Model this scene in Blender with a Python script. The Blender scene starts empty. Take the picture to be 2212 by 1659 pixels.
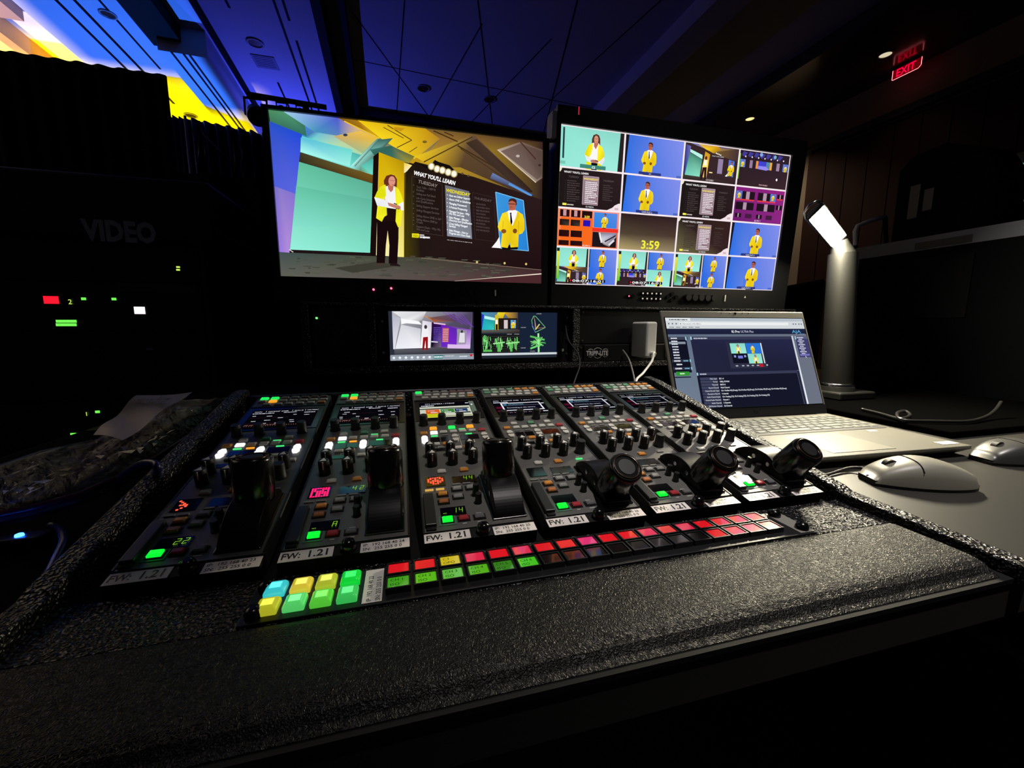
import bpy, math, random
from mathutils import Vector, Matrix

random.seed(7)
SC = bpy.context.scene
COL = SC.collection
R = math.radians

# ---------------------------------------------------------------- camera
F_PX = 878.2639
YAW, PITCH, ROLL = -0.25947, -0.14134, 0.0019
CAM_POS = Vector((-0.0108, -0.3333, 0.1836))
_f = Vector((-math.sin(YAW) * math.cos(PITCH), math.cos(YAW) * math.cos(PITCH), math.sin(PITCH)))
_r = Vector((math.cos(YAW), math.sin(YAW), 0))
_u = _r.cross(_f)
_r2 = math.cos(ROLL) * _r + math.sin(ROLL) * _u
_u2 = -math.sin(ROLL) * _r + math.cos(ROLL) * _u
cd = bpy.data.cameras.new('camera')
cd.sensor_fit = 'HORIZONTAL'
cd.sensor_width = 36.0
cd.lens = F_PX / 2212 * 36.0
cd.clip_start = 0.01
cd.clip_end = 100
cam = bpy.data.objects.new('camera', cd)
COL.objects.link(cam)
M = Matrix((_r2, _u2, -_f)).transposed().to_4x4()
M.translation = CAM_POS
cam.matrix_world = M
SC.camera = cam

# ---------------------------------------------------------------- exposure, world
SC.view_settings.view_transform = 'Standard'
SC.view_settings.look = 'None'
SC.view_settings.exposure = 0.0
SC.view_settings.gamma = 1.0
SC.view_settings.use_curve_mapping = False
SC.cycles.use_denoising = True
SC.cycles.sample_clamp_indirect = 3.0
SC.cycles.max_bounces = 6
w = bpy.data.worlds.new('dark_hall')
SC.world = w
w.use_nodes = True
w.node_tree.nodes['Background'].inputs[0].default_value = (0.3, 0.32, 0.42, 1)
w.node_tree.nodes['Background'].inputs[1].default_value = 0.02

ROOM = R(2.0)
def rm(x, y, z=0.0):
    """room axes (turned two degrees from the desk) to world"""
    return Vector((x * math.cos(ROOM) - y * math.sin(ROOM), x * math.sin(ROOM) + y * math.cos(ROOM), z))

def S(r, g, b, k=1.0):
    """8-bit display colour to linear"""
    o = []
    for c in (r, g, b):
        c = c / 255
        o.append((c / 12.92 if c <= 0.04045 else ((c + 0.055) / 1.055) ** 2.4) * k)
    return tuple(o) + (1.0,)

def at(u, v, x=None, y=None, z=None):
    """point of the place seen at (u, v) of the photograph on the plane x=, y= or z="""
    d = _r2 * ((u - 1106) / F_PX) + _u2 * (-(v - 829.5) / F_PX) + _f
    o = CAM_POS
    if x is not None: t = (x - o.x) / d.x
    elif y is not None: t = (y - o.y) / d.y
    else: t = (z - o.z) / d.z
    return o + d * t

# ---------------------------------------------------------------- hall lights
def lamp(name, kind, loc, energy, color, rot=None, **kw):
    l = bpy.data.lights.new(name, kind)
    l.energy = energy
    l.color = color[:3]
    for k, v_ in kw.items(): setattr(l, k, v_)
    o = bpy.data.objects.new(name, l)
    COL.objects.link(o)
    o.location = loc
    if rot: o.rotation_euler = rot
    return o
def aim(o, target):
    o.rotation_euler = (Vector(target) - o.location).to_track_quat('-Z', 'Y').to_euler()

UP = (math.pi, 0, 0)
BLUE_POS = rm(-3.3, 7.9, 1.5)
blue = lamp('blue_uplight_beam', 'SPOT', BLUE_POS, 600, (0.032, 0.17, 1.0), UP, spot_size=R(172), spot_blend=0.3, shadow_soft_size=0.006)
BLUE2_POS = rm(-1.7, 8.9, 2.6)
blue2 = lamp('blue_uplight_beam', 'SPOT', BLUE2_POS, 190, (0.055, 0.078, 1.0), UP, spot_size=R(172), spot_blend=0.3, shadow_soft_size=0.006)
YEL_POS = rm(-4.4, 10.6, 0.6)
yel = lamp('yellow_uplight_beam', 'SPOT', YEL_POS, 2200, (1.0, 0.74, 0.0), UP, spot_size=R(140), spot_blend=0.1, shadow_soft_size=0.006)
WARM_POS = rm(-6.2, 6.4, 0.4)
warm = lamp('warm_uplight_beam', 'SPOT', WARM_POS, 1500, (1.0, 0.78, 0.42), UP, spot_size=R(120), spot_blend=0.1, shadow_soft_size=0.006)

# ---------------------------------------------------------------- materials
MATS = {}
def mat(name, color=(0.1, 0.1, 0.1, 1), rough=0.5, metal=0.0, spec=0.5, emit=None, estr=1.0, bump=None, coat=0.0, trans=0.0, nosample=False):
    if name in MATS: return MATS[name]
    m = bpy.data.materials.new(name)
    m.use_nodes = True
    nt = m.node_tree
    b = nt.nodes['Principled BSDF']
    if len(color) == 3: color = tuple(color) + (1,)
    b.inputs['Base Color'].default_value = color
    b.inputs['Roughness'].default_value = rough
    b.inputs['Metallic'].default_value = metal
    b.inputs['Specular IOR Level'].default_value = spec
    b.inputs['Coat Weight'].default_value = coat
    b.inputs['Coat Roughness'].default_value = 0.05
    b.inputs['Transmission Weight'].default_value = trans
    if emit is not None:
        b.inputs['Emission Color'].default_value = emit if len(emit) == 4 else tuple(emit) + (1,)
        b.inputs['Emission Strength'].default_value = estr
    if bump:
        kind, scale, strength, dist = bump
        tc = nt.nodes.new('ShaderNodeTexCoord')
        if kind == 'noise':
            t = nt.nodes.new('ShaderNodeTexNoise'); t.inputs['Scale'].default_value = scale; t.inputs['Detail'].default_value = 3; out = t.outputs[0]
        else:
            t = nt.nodes.new('ShaderNodeTexVoronoi'); t.inputs['Scale'].default_value = scale; t.feature = 'SMOOTH_F1'; out = t.outputs[0]
            if kind == 'leather':
                nz = nt.nodes.new('ShaderNodeTexNoise'); nz.inputs['Scale'].default_value = scale * 0.25
                mp = nt.nodes.new('ShaderNodeMapping'); mp.inputs['Scale'].default_value = (1.0, 0.55, 1.0); mp.inputs['Rotation'].default_value = (0, 0, 0.5)
                mx = nt.nodes.new('ShaderNodeMix'); mx.data_type = 'VECTOR'; mx.inputs[0].default_value = 0.03
                nt.links.new(tc.outputs['Object'], mp.inputs[0]); nt.links.new(tc.outputs['Object'], nz.inputs[0])
                nt.links.new(mp.outputs[0], mx.inputs[4]); nt.links.new(nz.outputs[1], mx.inputs[5]); nt.links.new(mx.outputs[1], t.inputs[0])
        if kind != 'leather': nt.links.new(tc.outputs['Object'], t.inputs[0])
        bp = nt.nodes.new('ShaderNodeBump'); bp.inputs['Strength'].default_value = strength; bp.inputs['Distance'].default_value = dist
        nt.links.new(out, bp.inputs['Height']); nt.links.new(bp.outputs[0], b.inputs['Normal'])
    if nosample: m.cycles.emission_sampling = 'NONE'
    MATS[name] = m
    return m

def pic_material():
    m = bpy.data.materials.new('screen_pixels')
    m.use_nodes = True
    nt = m.node_tree
    for n in list(nt.nodes): nt.nodes.remove(n)
    o = nt.nodes.new('ShaderNodeOutputMaterial')
    e = nt.nodes.new('ShaderNodeEmission')
    a = nt.nodes.new('ShaderNodeVertexColor'); a.layer_name = 'Col'
    nt.links.new(a.outputs[0], e.inputs[0]); e.inputs[1].default_value = 1.0
    nt.links.new(e.outputs[0], o.inputs[0])
    return m
PIX = pic_material()

K_BODY = mat('black_plastic', S(20, 20, 21), 0.42)
K_GLOSS = mat('gloss_black', S(9, 9, 10), 0.2, spec=0.55)
K_MATT = mat('matt_black', S(10, 10, 11), 0.7, spec=0.25)
K_METAL = mat('black_metal', S(24, 24, 24), 0.38, bump=('noise', 900, 0.15, 0.0006))
K_FACE = mat('panel_grey', S(80, 79, 76), 0.46, spec=1.0, bump=('noise', 1400, 0.1, 0.0003))
K_PRINT = mat('panel_print', S(190, 190, 186), 0.5)
K_TEX = mat('textured_coating', S(13, 12, 12), 0.34, spec=0.55, bump=('voronoi', 420, 1.0, 0.0030))
K_LEATHER = mat('leather', S(12, 11, 10), 0.42, spec=0.28, bump=('leather', 540, 1.0, 0.0008))
K_TABLE = mat('table_laminate', S(42, 41, 38), 0.42, bump=('noise', 300, 0.05, 0.0005))
K_SILVER = mat('laptop_silver', S(92, 90, 80), 0.5, spec=0.4)
K_CHROME = mat('chrome', S(220, 220, 220), 0.15, metal=1.0)
K_WHITE = mat('white_plastic', S(222, 220, 212), 0.35)
K_RUBBER = mat('dark_rubber', S(14, 14, 14), 0.6)
K_DRAPE = mat('black_drape', S(9, 9, 10), 0.85, spec=0.15, bump=('noise', 30, 0.4, 0.01))
K_LABEL = mat('label_paper', S(240, 232, 226), 0.35)
K_INK = mat('label_ink', S(28, 26, 28), 0.5)
K_DISP = mat('dark_display', S(12, 12, 14), 0.08, spec=0.8)

# ---------------------------------------------------------------- mesh builder
def T3(v): return Vector(v)
class MB:
    def __init__(s):
        s.v = []; s.f = []; s.m = []; s.c = []; s.mats = []; s.sm = []; s.hascol = False
    def mi(s, m):
        if m not in s.mats: s.mats.append(m)
        return s.mats.index(m)
    def face(s, pts, m, col=None, smooth=False):
        n = len(s.v); s.v.extend([tuple(p) for p in pts]); s.f.append(tuple(range(n, n + len(pts)))); s.m.append(s.mi(m)); s.sm.append(smooth)
        if col is None: s.c.append([(0, 0, 0, 1)] * len(pts))
        elif isinstance(col[0], (tuple, list)): s.c.append(list(col)); s.hascol = True
        else: s.c.append([col] * len(pts)); s.hascol = True
    def mesh(s, vs, fs, m, smooth=False):
        n = len(s.v); s.v.extend([tuple(p) for p in vs])
        for f in fs:
            s.f.append(tuple(i + n for i in f)); s.m.append(s.mi(m)); s.sm.append(smooth); s.c.append([(0, 0, 0, 1)] * len(f))
    def hexa(s, p, m):
        s.mesh(p, [(0, 3, 2, 1), (4, 5, 6, 7), (0, 1, 5, 4), (1, 2, 6, 5), (2, 3, 7, 6), (3, 0, 4, 7)], m)
    def box(s, x0, y0, z0, x1, y1, z1, m, tf=None):
        p = [Vector(q) for q in ((x0, y0, z0), (x1, y0, z0), (x1, y1, z0), (x0, y1, z0), (x0, y0, z1), (x1, y0, z1), (x1, y1, z1), (x0, y1, z1))]
        if tf: p = [tf(q) for q in p]
        s.hexa(p, m)
    def cap(s, x0, y0, z0, x1, y1, z1, ch, m):
        """box with a chamfered top, for keys"""
        a = [(x0, y0, z0), (x1, y0, z0), (x1, y1, z0), (x0, y1, z0)]
        b = [(x0, y0, z1 - ch), (x1, y0, z1 - ch), (x1, y1, z1 - ch), (x0, y1, z1 - ch)]
        c = [(x0 + ch, y0 + ch, z1), (x1 - ch, y0 + ch, z1), (x1 - ch, y1 - ch, z1), (x0 + ch, y1 - ch, z1)]
        fs = [(0, 3, 2, 1), (8, 9, 10, 11)]
        for i in range(4):
            j = (i + 1) % 4
            fs += [(i, j, 4 + j, 4 + i), (4 + i, 4 + j, 8 + j, 8 + i)]
        s.mesh(a + b + c, fs, m)
    def prism(s, poly, axis, a, b, m):
        """extrude a 2D polygon along an axis: 'x' -> poly is (y,z); 'y' -> (x,z); 'z' -> (x,y)"""
        def P(p, t):
            return {'x': (t, p[0], p[1]), 'y': (p[0], t, p[1]), 'z': (p[0], p[1], t)}[axis]
        n = len(poly)
        vs = [P(p, a) for p in poly] + [P(p, b) for p in poly]
        fs = [tuple(range(n))[::-1], tuple(range(n, 2 * n))] + [(i, (i + 1) % n, n + (i + 1) % n, n + i) for i in range(n)]
        s.mesh(vs, fs, m)
    def lathe(s, prof, base, axis, m, n=24, smooth=True, caps=True):
        """prof: list of (radius, height) along axis from base"""
        base = Vector(base); ax = Vector(axis).normalized()
        h = Vector((1, 0, 0)) if abs(ax.x) < 0.9 else Vector((0, 1, 0))
        e1 = ax.cross(h).normalized(); e2 = ax.cross(e1)
        vs = []
        for r, t in prof:
            for k in range(n):
                a = 2 * math.pi * k / n
                vs.append(base + ax * t + e1 * (r * math.cos(a)) + e2 * (r * math.sin(a)))
        fs = []
        for j in range(len(prof) - 1):
            for k in range(n):
                k2 = (k + 1) % n
                fs.append((j * n + k, j * n + k2, (j + 1) * n + k2, (j + 1) * n + k))
        s.mesh(vs, fs, m, smooth)
        if caps:
            L = (len(prof) - 1) * n
            s.mesh(vs[:n], [tuple(range(n))], m); s.mesh(vs[L:], [tuple(range(n))], m)
    def cyl(s, p0, p1, r, m, n=16, r1=None, smooth=True):
        p0 = Vector(p0); p1 = Vector(p1)
        s.lathe([(r, 0), (r if r1 is None else r1, (p1 - p0).length)], p0, p1 - p0, m, n, smooth)
    def tube(s, pts, r, m, n=8, closed=False):
        pts = [Vector(p) for p in pts]; rings = []
        up = None
        for i, p in enumerate(pts):
            t = (pts[min(i + 1, len(pts) - 1)] - pts[max(i - 1, 0)]).normalized()
            if up is None:
                up = Vector((0, 0, 1)) if abs(t.z) < 0.9 else Vector((1, 0, 0))
            e1 = (up - t * up.dot(t)).normalized(); e2 = t.cross(e1); up = e1
            rings.append([p + (e1 * math.cos(2 * math.pi * k / n) + e2 * math.sin(2 * math.pi * k / n)) * r for k in range(n)])
        vs = [q for rr in rings for q in rr]
        fs = [(j * n + k, j * n + (k + 1) % n, (j + 1) * n + (k + 1) % n, (j + 1) * n + k) for j in range(len(pts) - 1) for k in range(n)]
        fs += [tuple(range(n)), tuple(range(len(vs) - n, len(vs)))]
        s.mesh(vs, fs, m, True)
    def text(s, string, o, ux, uy, size, m, lift=None, align='l', sx=1.0, bold=0.0):
        vs, fs, wd = glyphs(string, bold)
        o = Vector(o); ux = Vector(ux).normalized(); uy = Vector(uy).normalized()
        off = {'l': 0, 'c': -wd / 2, 'r': -wd}[align]
        s.mesh([o + ux * ((x + off) * size * sx) + uy * (y * size) for x, y in vs], fs, m)
    def build(s, name, parent=None, loc=(0, 0, 0), rot=None, bevel=0, seg=2):
        me = s.data(name)
        return obj(name, me, parent, loc, rot, bevel, seg)
    def data(s, name):
        me = bpy.data.meshes.new(name)
        me.from_pydata(s.v, [], s.f)
        for m in s.mats: me.materials.append(m)
        me.polygons.foreach_set('material_index', s.m)
        me.polygons.foreach_set('use_smooth', s.sm)
        if s.hascol:
            ca = me.color_attributes.new('Col', 'FLOAT_COLOR', 'CORNER')
            flat = [x for f in s.c for c in f for x in c]
            ca.data.foreach_set('color', flat)
        me.update()
        return me

def obj(name, me, parent=None, loc=(0, 0, 0), rot=None, bevel=0, seg=2):
    o = bpy.data.objects.new(name, me)
    COL.objects.link(o)
    o.location = loc
    if rot: o.rotation_euler = rot
    if parent: o.parent = parent
    if bevel:
        b = o.modifiers.new('bevel', 'BEVEL'); b.width = bevel; b.segments = seg; b.limit_method = 'ANGLE'; b.angle_limit = R(40); b.harden_normals = False
    return o
def tag(o, label=None, cat=None, group=None, kind=None):
    if label: o['label'] = label
    if cat: o['category'] = cat
    if group: o['group'] = group
    if kind: o['kind'] = kind
    return o
def empty(name, loc, label=None, cat=None, group=None, rot=None):
    o = bpy.data.objects.new(name, None)
    COL.objects.link(o); o.location = loc; o.empty_display_size = 0.02
    if rot: o.rotation_euler = rot
    return tag(o, label, cat, group)
def struct(name, mb, **k): return tag(mb.build(name, **k), kind='structure')

_G = {}
def glyphs(string, bold=0.0):
    key = (string, bold)
    if key in _G: return _G[key]
    cu = bpy.data.curves.new('t', 'FONT'); cu.body = string; cu.size = 1.0; cu.resolution_u = 2; cu.offset = bold
    o = bpy.data.objects.new('t', cu); COL.objects.link(o)
    dg = bpy.context.evaluated_depsgraph_get()
    me = bpy.data.meshes.new_from_object(o.evaluated_get(dg))
    vs = [(v.co.x, v.co.y) for v in me.vertices]; fs = [tuple(p.vertices) for p in me.polygons]
    wd = max([x for x, y in vs] or [0])
    bpy.data.objects.remove(o); bpy.data.curves.remove(cu); bpy.data.meshes.remove(me)
    _G[key] = (vs, fs, wd)
    return _G[key]

# ---------------------------------------------------------------- picture canvas for screens
def solve(A, b):
    n = len(b); Mx = [A[i][:] + [b[i]] for i in range(n)]
    for i in range(n):
        p = max(range(i, n), key=lambda k: abs(Mx[k][i])); Mx[i], Mx[p] = Mx[p], Mx[i]
        for j in range(n):
            if j != i:
                f = Mx[j][i] / Mx[i][i]
                for k in range(i, n + 1): Mx[j][k] -= f * Mx[i][k]
    return [Mx[i][n] / Mx[i][i] for i in range(n)]
def homography(src):
    dst = [(0, 0), (1, 0), (1, 1), (0, 1)]; A = []; b = []
    for (x, y), (u, v) in zip(src, dst):
        A.append([x, y, 1, 0, 0, 0, -u * x, -u * y]); b.append(u)
        A.append([0, 0, 0, x, y, 1, -v * x, -v * y]); b.append(v)
    h = solve(A, b)
    def f(p):
        d = h[6] * p[0] + h[7] * p[1] + 1
        return ((h[0] * p[0] + h[1] * p[1] + h[2]) / d, (h[3] * p[0] + h[4] * p[1] + h[5]) / d)
    return f

class Canvas:
    """draws flat lit shapes on a screen; unit square, v down"""
    def __init__(s, place, w_, h_, T=None, mb=None, k=1.0):
        s.mb = mb or MB(); s.place = place; s.w = w_; s.h = h_; s.T = T or (lambda p: p); s.cnt = [0]; s.k = k; s.step = 0.000004
    def sub(s, T):
        c = Canvas(s.place, s.w, s.h, T, s.mb, s.k); c.cnt = s.cnt; c.step = s.step
        return c
    def tile(s, x0, y0, x1, y1, aw=16, ah=9):
        """a sub canvas with its own 16 x 9 units inside a rectangle of this one"""
        T0 = s.T
        return s.sub(lambda p: T0((x0 + (x1 - x0) * p[0] / aw, y0 + (y1 - y0) * p[1] / ah)))
    def P(s, p, l):
        u, v = s.T(p)
        u = min(max(u, 0.0), 1.0); v = min(max(v, 0.0), 1.0)
        return s.place(u, v, l * s.step)
    def poly(s, pts, col, same=False):
        if not same: s.cnt[0] += 1
        l = s.cnt[0]
        def kk(c): return (c[0] * s.k, c[1] * s.k, c[2] * s.k, 1)
        col = [kk(c) for c in col] if isinstance(col[0], (tuple, list)) else kk(col)
        s.mb.face([s.P(p, l) for p in pts], PIX, col)
    def rect(s, x0, y0, x1, y1, col): s.poly([(x0, y0), (x1, y0), (x1, y1), (x0, y1)], col)
    def grad(s, x0, y0, x1, y1, ctl, ctr, cbr, cbl): s.poly([(x0, y0), (x1, y0), (x1, y1), (x0, y1)], [ctl, ctr, cbr, cbl])
    def line(s, a, b, wd, col):
        dx, dy = b[0] - a[0], b[1] - a[1]; L = math.hypot(dx, dy) or 1; nx, ny = -dy / L * wd / 2, dx / L * wd / 2
        s.poly([(a[0] + nx, a[1] + ny), (b[0] + nx, b[1] + ny), (b[0] - nx, b[1] - ny), (a[0] - nx, a[1] - ny)], col)
    def path(s, pts, wd, col, closed=False):
        q = list(pts) + ([pts[0]] if closed else [])
        for a, b in zip(q, q[1:]): s.line(a, b, wd, col)
    def ell(s, cx, cy, rx, ry, col, n=14):
        s.poly([(cx + rx * math.cos(2 * math.pi * i / n), cy + ry * math.sin(2 * math.pi * i / n)) for i in range(n)], col)
    def text(s, string, x, y, size, col, align='l', dx=(1, 0), sx=1.0, bold=0):
        vs, fs, wd = glyphs(string); s.cnt[0] += 1; l = s.cnt[0]
        off = {'l': 0, 'c': -wd / 2, 'r': -wd}[align]; L = math.hypot(*dx); ex = (dx[0] / L, dx[1] / L); ey = (-ex[1], ex[0])
        offs = ((0, 0),) if not bold else ((0, 0), (bold, 0), (0, bold), (bold, bold))
        for ox, oy in offs:
            pv = []
            for a, b in vs:
                a = (a + off) * size * sx + ox; b = -b * size + oy
                pv.append(s.P((x + ex[0] * a + ey[0] * b, y + ex[1] * a + ey[1] * b), l))
            c = tuple(q * s.k for q in col[:3]) + (1,)
            for f in fs: s.mb.face([pv[i] for i in f], PIX, c)
    def words(s, x0, y, x1, h_, col, seed=0, slope=0.0):
        """an illegible line of small writing"""
        rg = random.Random(seed); x = x0; s.cnt[0] += 1
        while x < x1:
            L = min((x1 - x0) * rg.uniform(0.05, 0.2), x1 - x); yy = y + slope * (x - x0)
            q = h_ * rg.uniform(0.35, 0.5)
            s.poly([(x, yy - q), (x + L, yy - q + slope * L), (x + L, yy + q + slope * L), (x, yy + q)], col, True)
            x += L + (x1 - x0) * 0.025

# ---- reusable pictures
CY, CW, CK = S(250, 226, 30), S(250, 248, 250), S(14, 10, 12)
def man(c, cx, top, H, skin=S(186, 100, 76), hem=1.0):
    def p(*a): return [(cx + x * H, top + y * H) for x, y in a]
    c.poly(p((-.21, .93), (.12, .93), (.11, 1.02), (-.2, 1.02)), CK)
    c.poly(p((-.06, .19), (.06, .19), (.07, .28), (-.07, .28)), skin)
    c.poly(p((-.12, .275), (-.07, .24), (.06, .23), (.14, .27), (.06, .5), (-.02, .55)), CW)
    J = [S(228, 196, 22), S(246, 214, 30), S(250, 222, 40), S(236, 200, 20), S(222, 184, 10)]
    c.poly(p((-.1, .26), (-.2, .3), (-.24, .4), (-.29, .56), (-.27, .63), (-.2, .69), (-.23, .97), (-.09, .99), (-.05, .88), (-.03, .98), (.12, .97), (.13, .72), (.2, .7), (.25, .62), (.24, .42), (.21, .32), (.13, .27), (.1, .34), (.01, .54), (-.05, .45)),
           [J[1], J[2], J[1], J[2], J[3], J[1], J[2], J[3], J[0], J[2], J[3], J[1], J[3], J[3], J[2], J[1], J[2], J[1], J[3], J[2]])
    c.poly(p((-.085, .27), (-.05, .245), (.06, .24), (.095, .275), (.075, .36), (.005, .55), (-.045, .47), (-.075, .36)), [CW, CW, CW, CW, S(236, 232, 236), CW, S(236, 232, 236), CW])
    c.poly(p((-.05, .285), (-.012, .285), (-.018, .315), (.004, .47), (-.014, .535), (-.038, .47), (-.042, .315)), CK)
    c.poly(p((.1, .26), (.13, .27), (.15, .36), (.02, .58), (.005, .55), (.08, .36)), J[3])
    c.line(*p((.13, .45), (.12, .72)), .008 * H, S(190, 150, 10)); c.line(*p((-.18, .45), (-.19, .6)), .008 * H, S(190, 150, 10))
    c.ell(cx, top + .12 * H, .078 * H, .12 * H, skin)
    c.poly(p((-.078, .09), (-.07, .03), (-.03, 0), (.04, 0), (.085, .04), (.09, .12), (.07, .15), (.065, .08), (.0, .045), (-.06, .06)), S(70, 34, 28))
    c.line(*p((-.08, .105), (.055, .112)), .013 * H, S(40, 20, 24)); c.line(*p((-.05, .17), (.0, .172)), .008 * H, S(100, 40, 34))
    c.ell(cx - .17 * H, top + .655 * H, .055 * H, .045 * H, S(138, 80, 30), 8); c.ell(cx + .055 * H, top + .65 * H, .045 * H, .05 * H, S(128, 74, 26), 8)
def woman(c, cx, top, H, bright=1.0):
    def p(*a): return [(cx + x * H, top + y * H) for x, y in a]
    hair = S(84, 50, 38); sk = S(214, 150, 122)
    c.poly(p((-.13, .28), (-.13, .15), (-.09, .04), (0, 0), (.08, .03), (.12, .12), (.13, .3), (.05, .3), (-.06, .27)), hair)
    c.poly(p((-.1, .25), (.09, .25), (.16, .36), (.18, .82), (-.2, .82), (-.2, .5)), CW)
    c.poly(p((-.06, .2), (.06, .2), (.07, .28), (.0, .42), (-.06, .34)), S(190, 110, 84))
    c.ell(cx + .0 * H, top + .15 * H, .068 * H, .105 * H, sk)
    c.line(*p((-.06, .13), (.06, .135)), .012 * H, S(150, 100, 90)); c.line(*p((-.02, .21), (.03, .21)), .01 * H, S(170, 60, 60))
    Y = [S(238, 226, 20), S(252, 240, 44), S(228, 212, 10)]
    c.poly(p((-.11, .26), (-.22, .32), (-.3, .5), (-.33, .6), (-.2, .66), (-.14, .58), (-.1, .42)), [Y[1], Y[0], Y[1], Y[2], Y[0], Y[1], Y[1]])
    c.poly(p((.08, .28), (.2, .34), (.26, .48), (.27, .6), (.15, .74), (.06, .74), (.06, .42)), [Y[1], Y[1], Y[0], Y[2], Y[0], Y[1], Y[1]])
    c.poly(p((-.33, .6), (-.2, .66), (-.05, .72), (-.1, .8), (-.26, .76)), S(236, 236, 240))
    c.poly(p((.27, .6), (.3, .68), (.22, .84), (.14, .8), (.15, .72)), S(230, 232, 238))
    c.poly(p((-.27, .78), (-.12, .8), (-.12, 1.0), (-.28, 1.0)), Y[0]); c.poly(p((.08, .78), (.2, .84), (.2, 1.0), (.08, 1.0)), Y[0])
    c.poly(p((-.12, .8), (.08, .8), (.06, 1.0), (-.11, 1.0)), CK)
    c.ell(cx - .02 * H, top + .755 * H, .13 * H, .045 * H, S(190, 120, 100), 10); c.line(*p((.0, .73), (.08, .74)), .016 * H, CK)
def slide(c, tint=(1, 1, 1), label='E2 MEDIA', glow=False):
    bg = S(38, 26, 27)
    if glow: c.grad(0, 0, 16, 9, S(44, 34, 30), S(52, 32, 30), S(56, 34, 36), S(112, 104, 72))
    else: c.grad(0, 0, 16, 9, S(30, 24, 24), S(46, 32, 34), S(40, 26, 28), S(30, 24, 24))
    c.poly([(0, 0), (.6, 0), (.45, .5), (.15, .9), (0, .9)], S(236, 232, 200))
    c.text("WHAT YOU'LL LEARN", 1.1, 1.0, .62, S(250, 246, 246), bold=.03)
    dim = S(74, 62, 62) if not glow else S(66, 52, 50)
    c.text('TUESDAY', 3.6, 2.05, .62, S(104, 92, 92), 'c'); c.text('THURSDAY', 12.6, 2.2, .55, S(104, 92, 92), 'c')
    for i in range(10):
        c.words(2.0, 2.8 + i * .52, 2.0 + (3.2 if i % 3 else 2.3), .28, dim, i); c.ell(1.5, 2.8 + i * .52, .07, .1, dim, 6)
        if i < 8: c.words(11.2, 3.1 + i * .5, 11.2 + (2.6 if i % 2 else 1.9), .24, dim, i + 30)
    c.grad(6.0, 1.35, 10.0, 8.05, S(152, 130, 142), S(164, 140, 148), S(150, 122, 132), S(140, 118, 130))
    c.path([(6.0, 1.35), (10.0, 1.35), (10.0, 8.05), (6.0, 8.05)], .12, S(190, 164, 172), True)
    c.text('WEDNESDAY', 8.0, 2.2, .62, S(250, 226, 90), 'c', bold=.03)
    for i, L in enumerate((3.0, 3.2, 2.9, 3.1, 3.0, 2.2, 3.0, 3.3, 2.8, 1.0, 2.8, 3.2)):
        c.words(6.6, 2.75 + i * .44, 6.6 + L, .26, S(246, 236, 240), i + 50)
    c.rect(1.0, 8.1, 2.0, 8.6, S(250, 240, 90)); c.words(2.15, 8.4, 3.8, .3, S(220, 210, 200), 3)
    if label: c.text(label, 8.0, 8.75, .5, CW, 'c')
    c.poly([(12.6, 9), (14.0, 8.3), (14.6, 7.7), (15.6, 7.2), (16, 7.2), (16, 9)], S(244, 228, 232))
    c.rect(14.6, 8.3, 15.6, 8.8, S(210, 180, 190))
def blue_man(c, x=6.7, top=1.2, H=7.7, cap='CAM OUT 2', bar=True):
    c.grad(0, 0, 16, 9, S(40, 112, 226), S(132, 144, 236), S(118, 138, 232), S(34, 106, 226))
    c.grad(0, 0, 6, 9, S(46, 108, 222), S(84, 120, 226), S(96, 132, 228), S(30, 112, 238))
    if bar: c.poly([(0, 0), (.85, 0), (.3, 9), (0, 9)], S(24, 22, 30))
    man(c, x, top, H)
    if cap: c.rect(4.0, 8.3, 10.2, 9, S(44, 56, 130)); c.text(cap, 7.1, 8.9, .55, CW, 'c'); c.rect(14.6, 8.4, 16, 9, S(80, 106, 196))
def teal_woman(c, x=8.6, top=.9, H=8.1, bar=True):
    c.grad(0, 0, 16, 9, S(142, 226, 208), S(140, 214, 200), S(164, 240, 224), S(150, 232, 216))
    if bar: c.poly([(15.0, 0), (16, 0), (16, 9), (14.7, 9)], S(40, 36, 34))
    woman(c, x, top, H)
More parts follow.
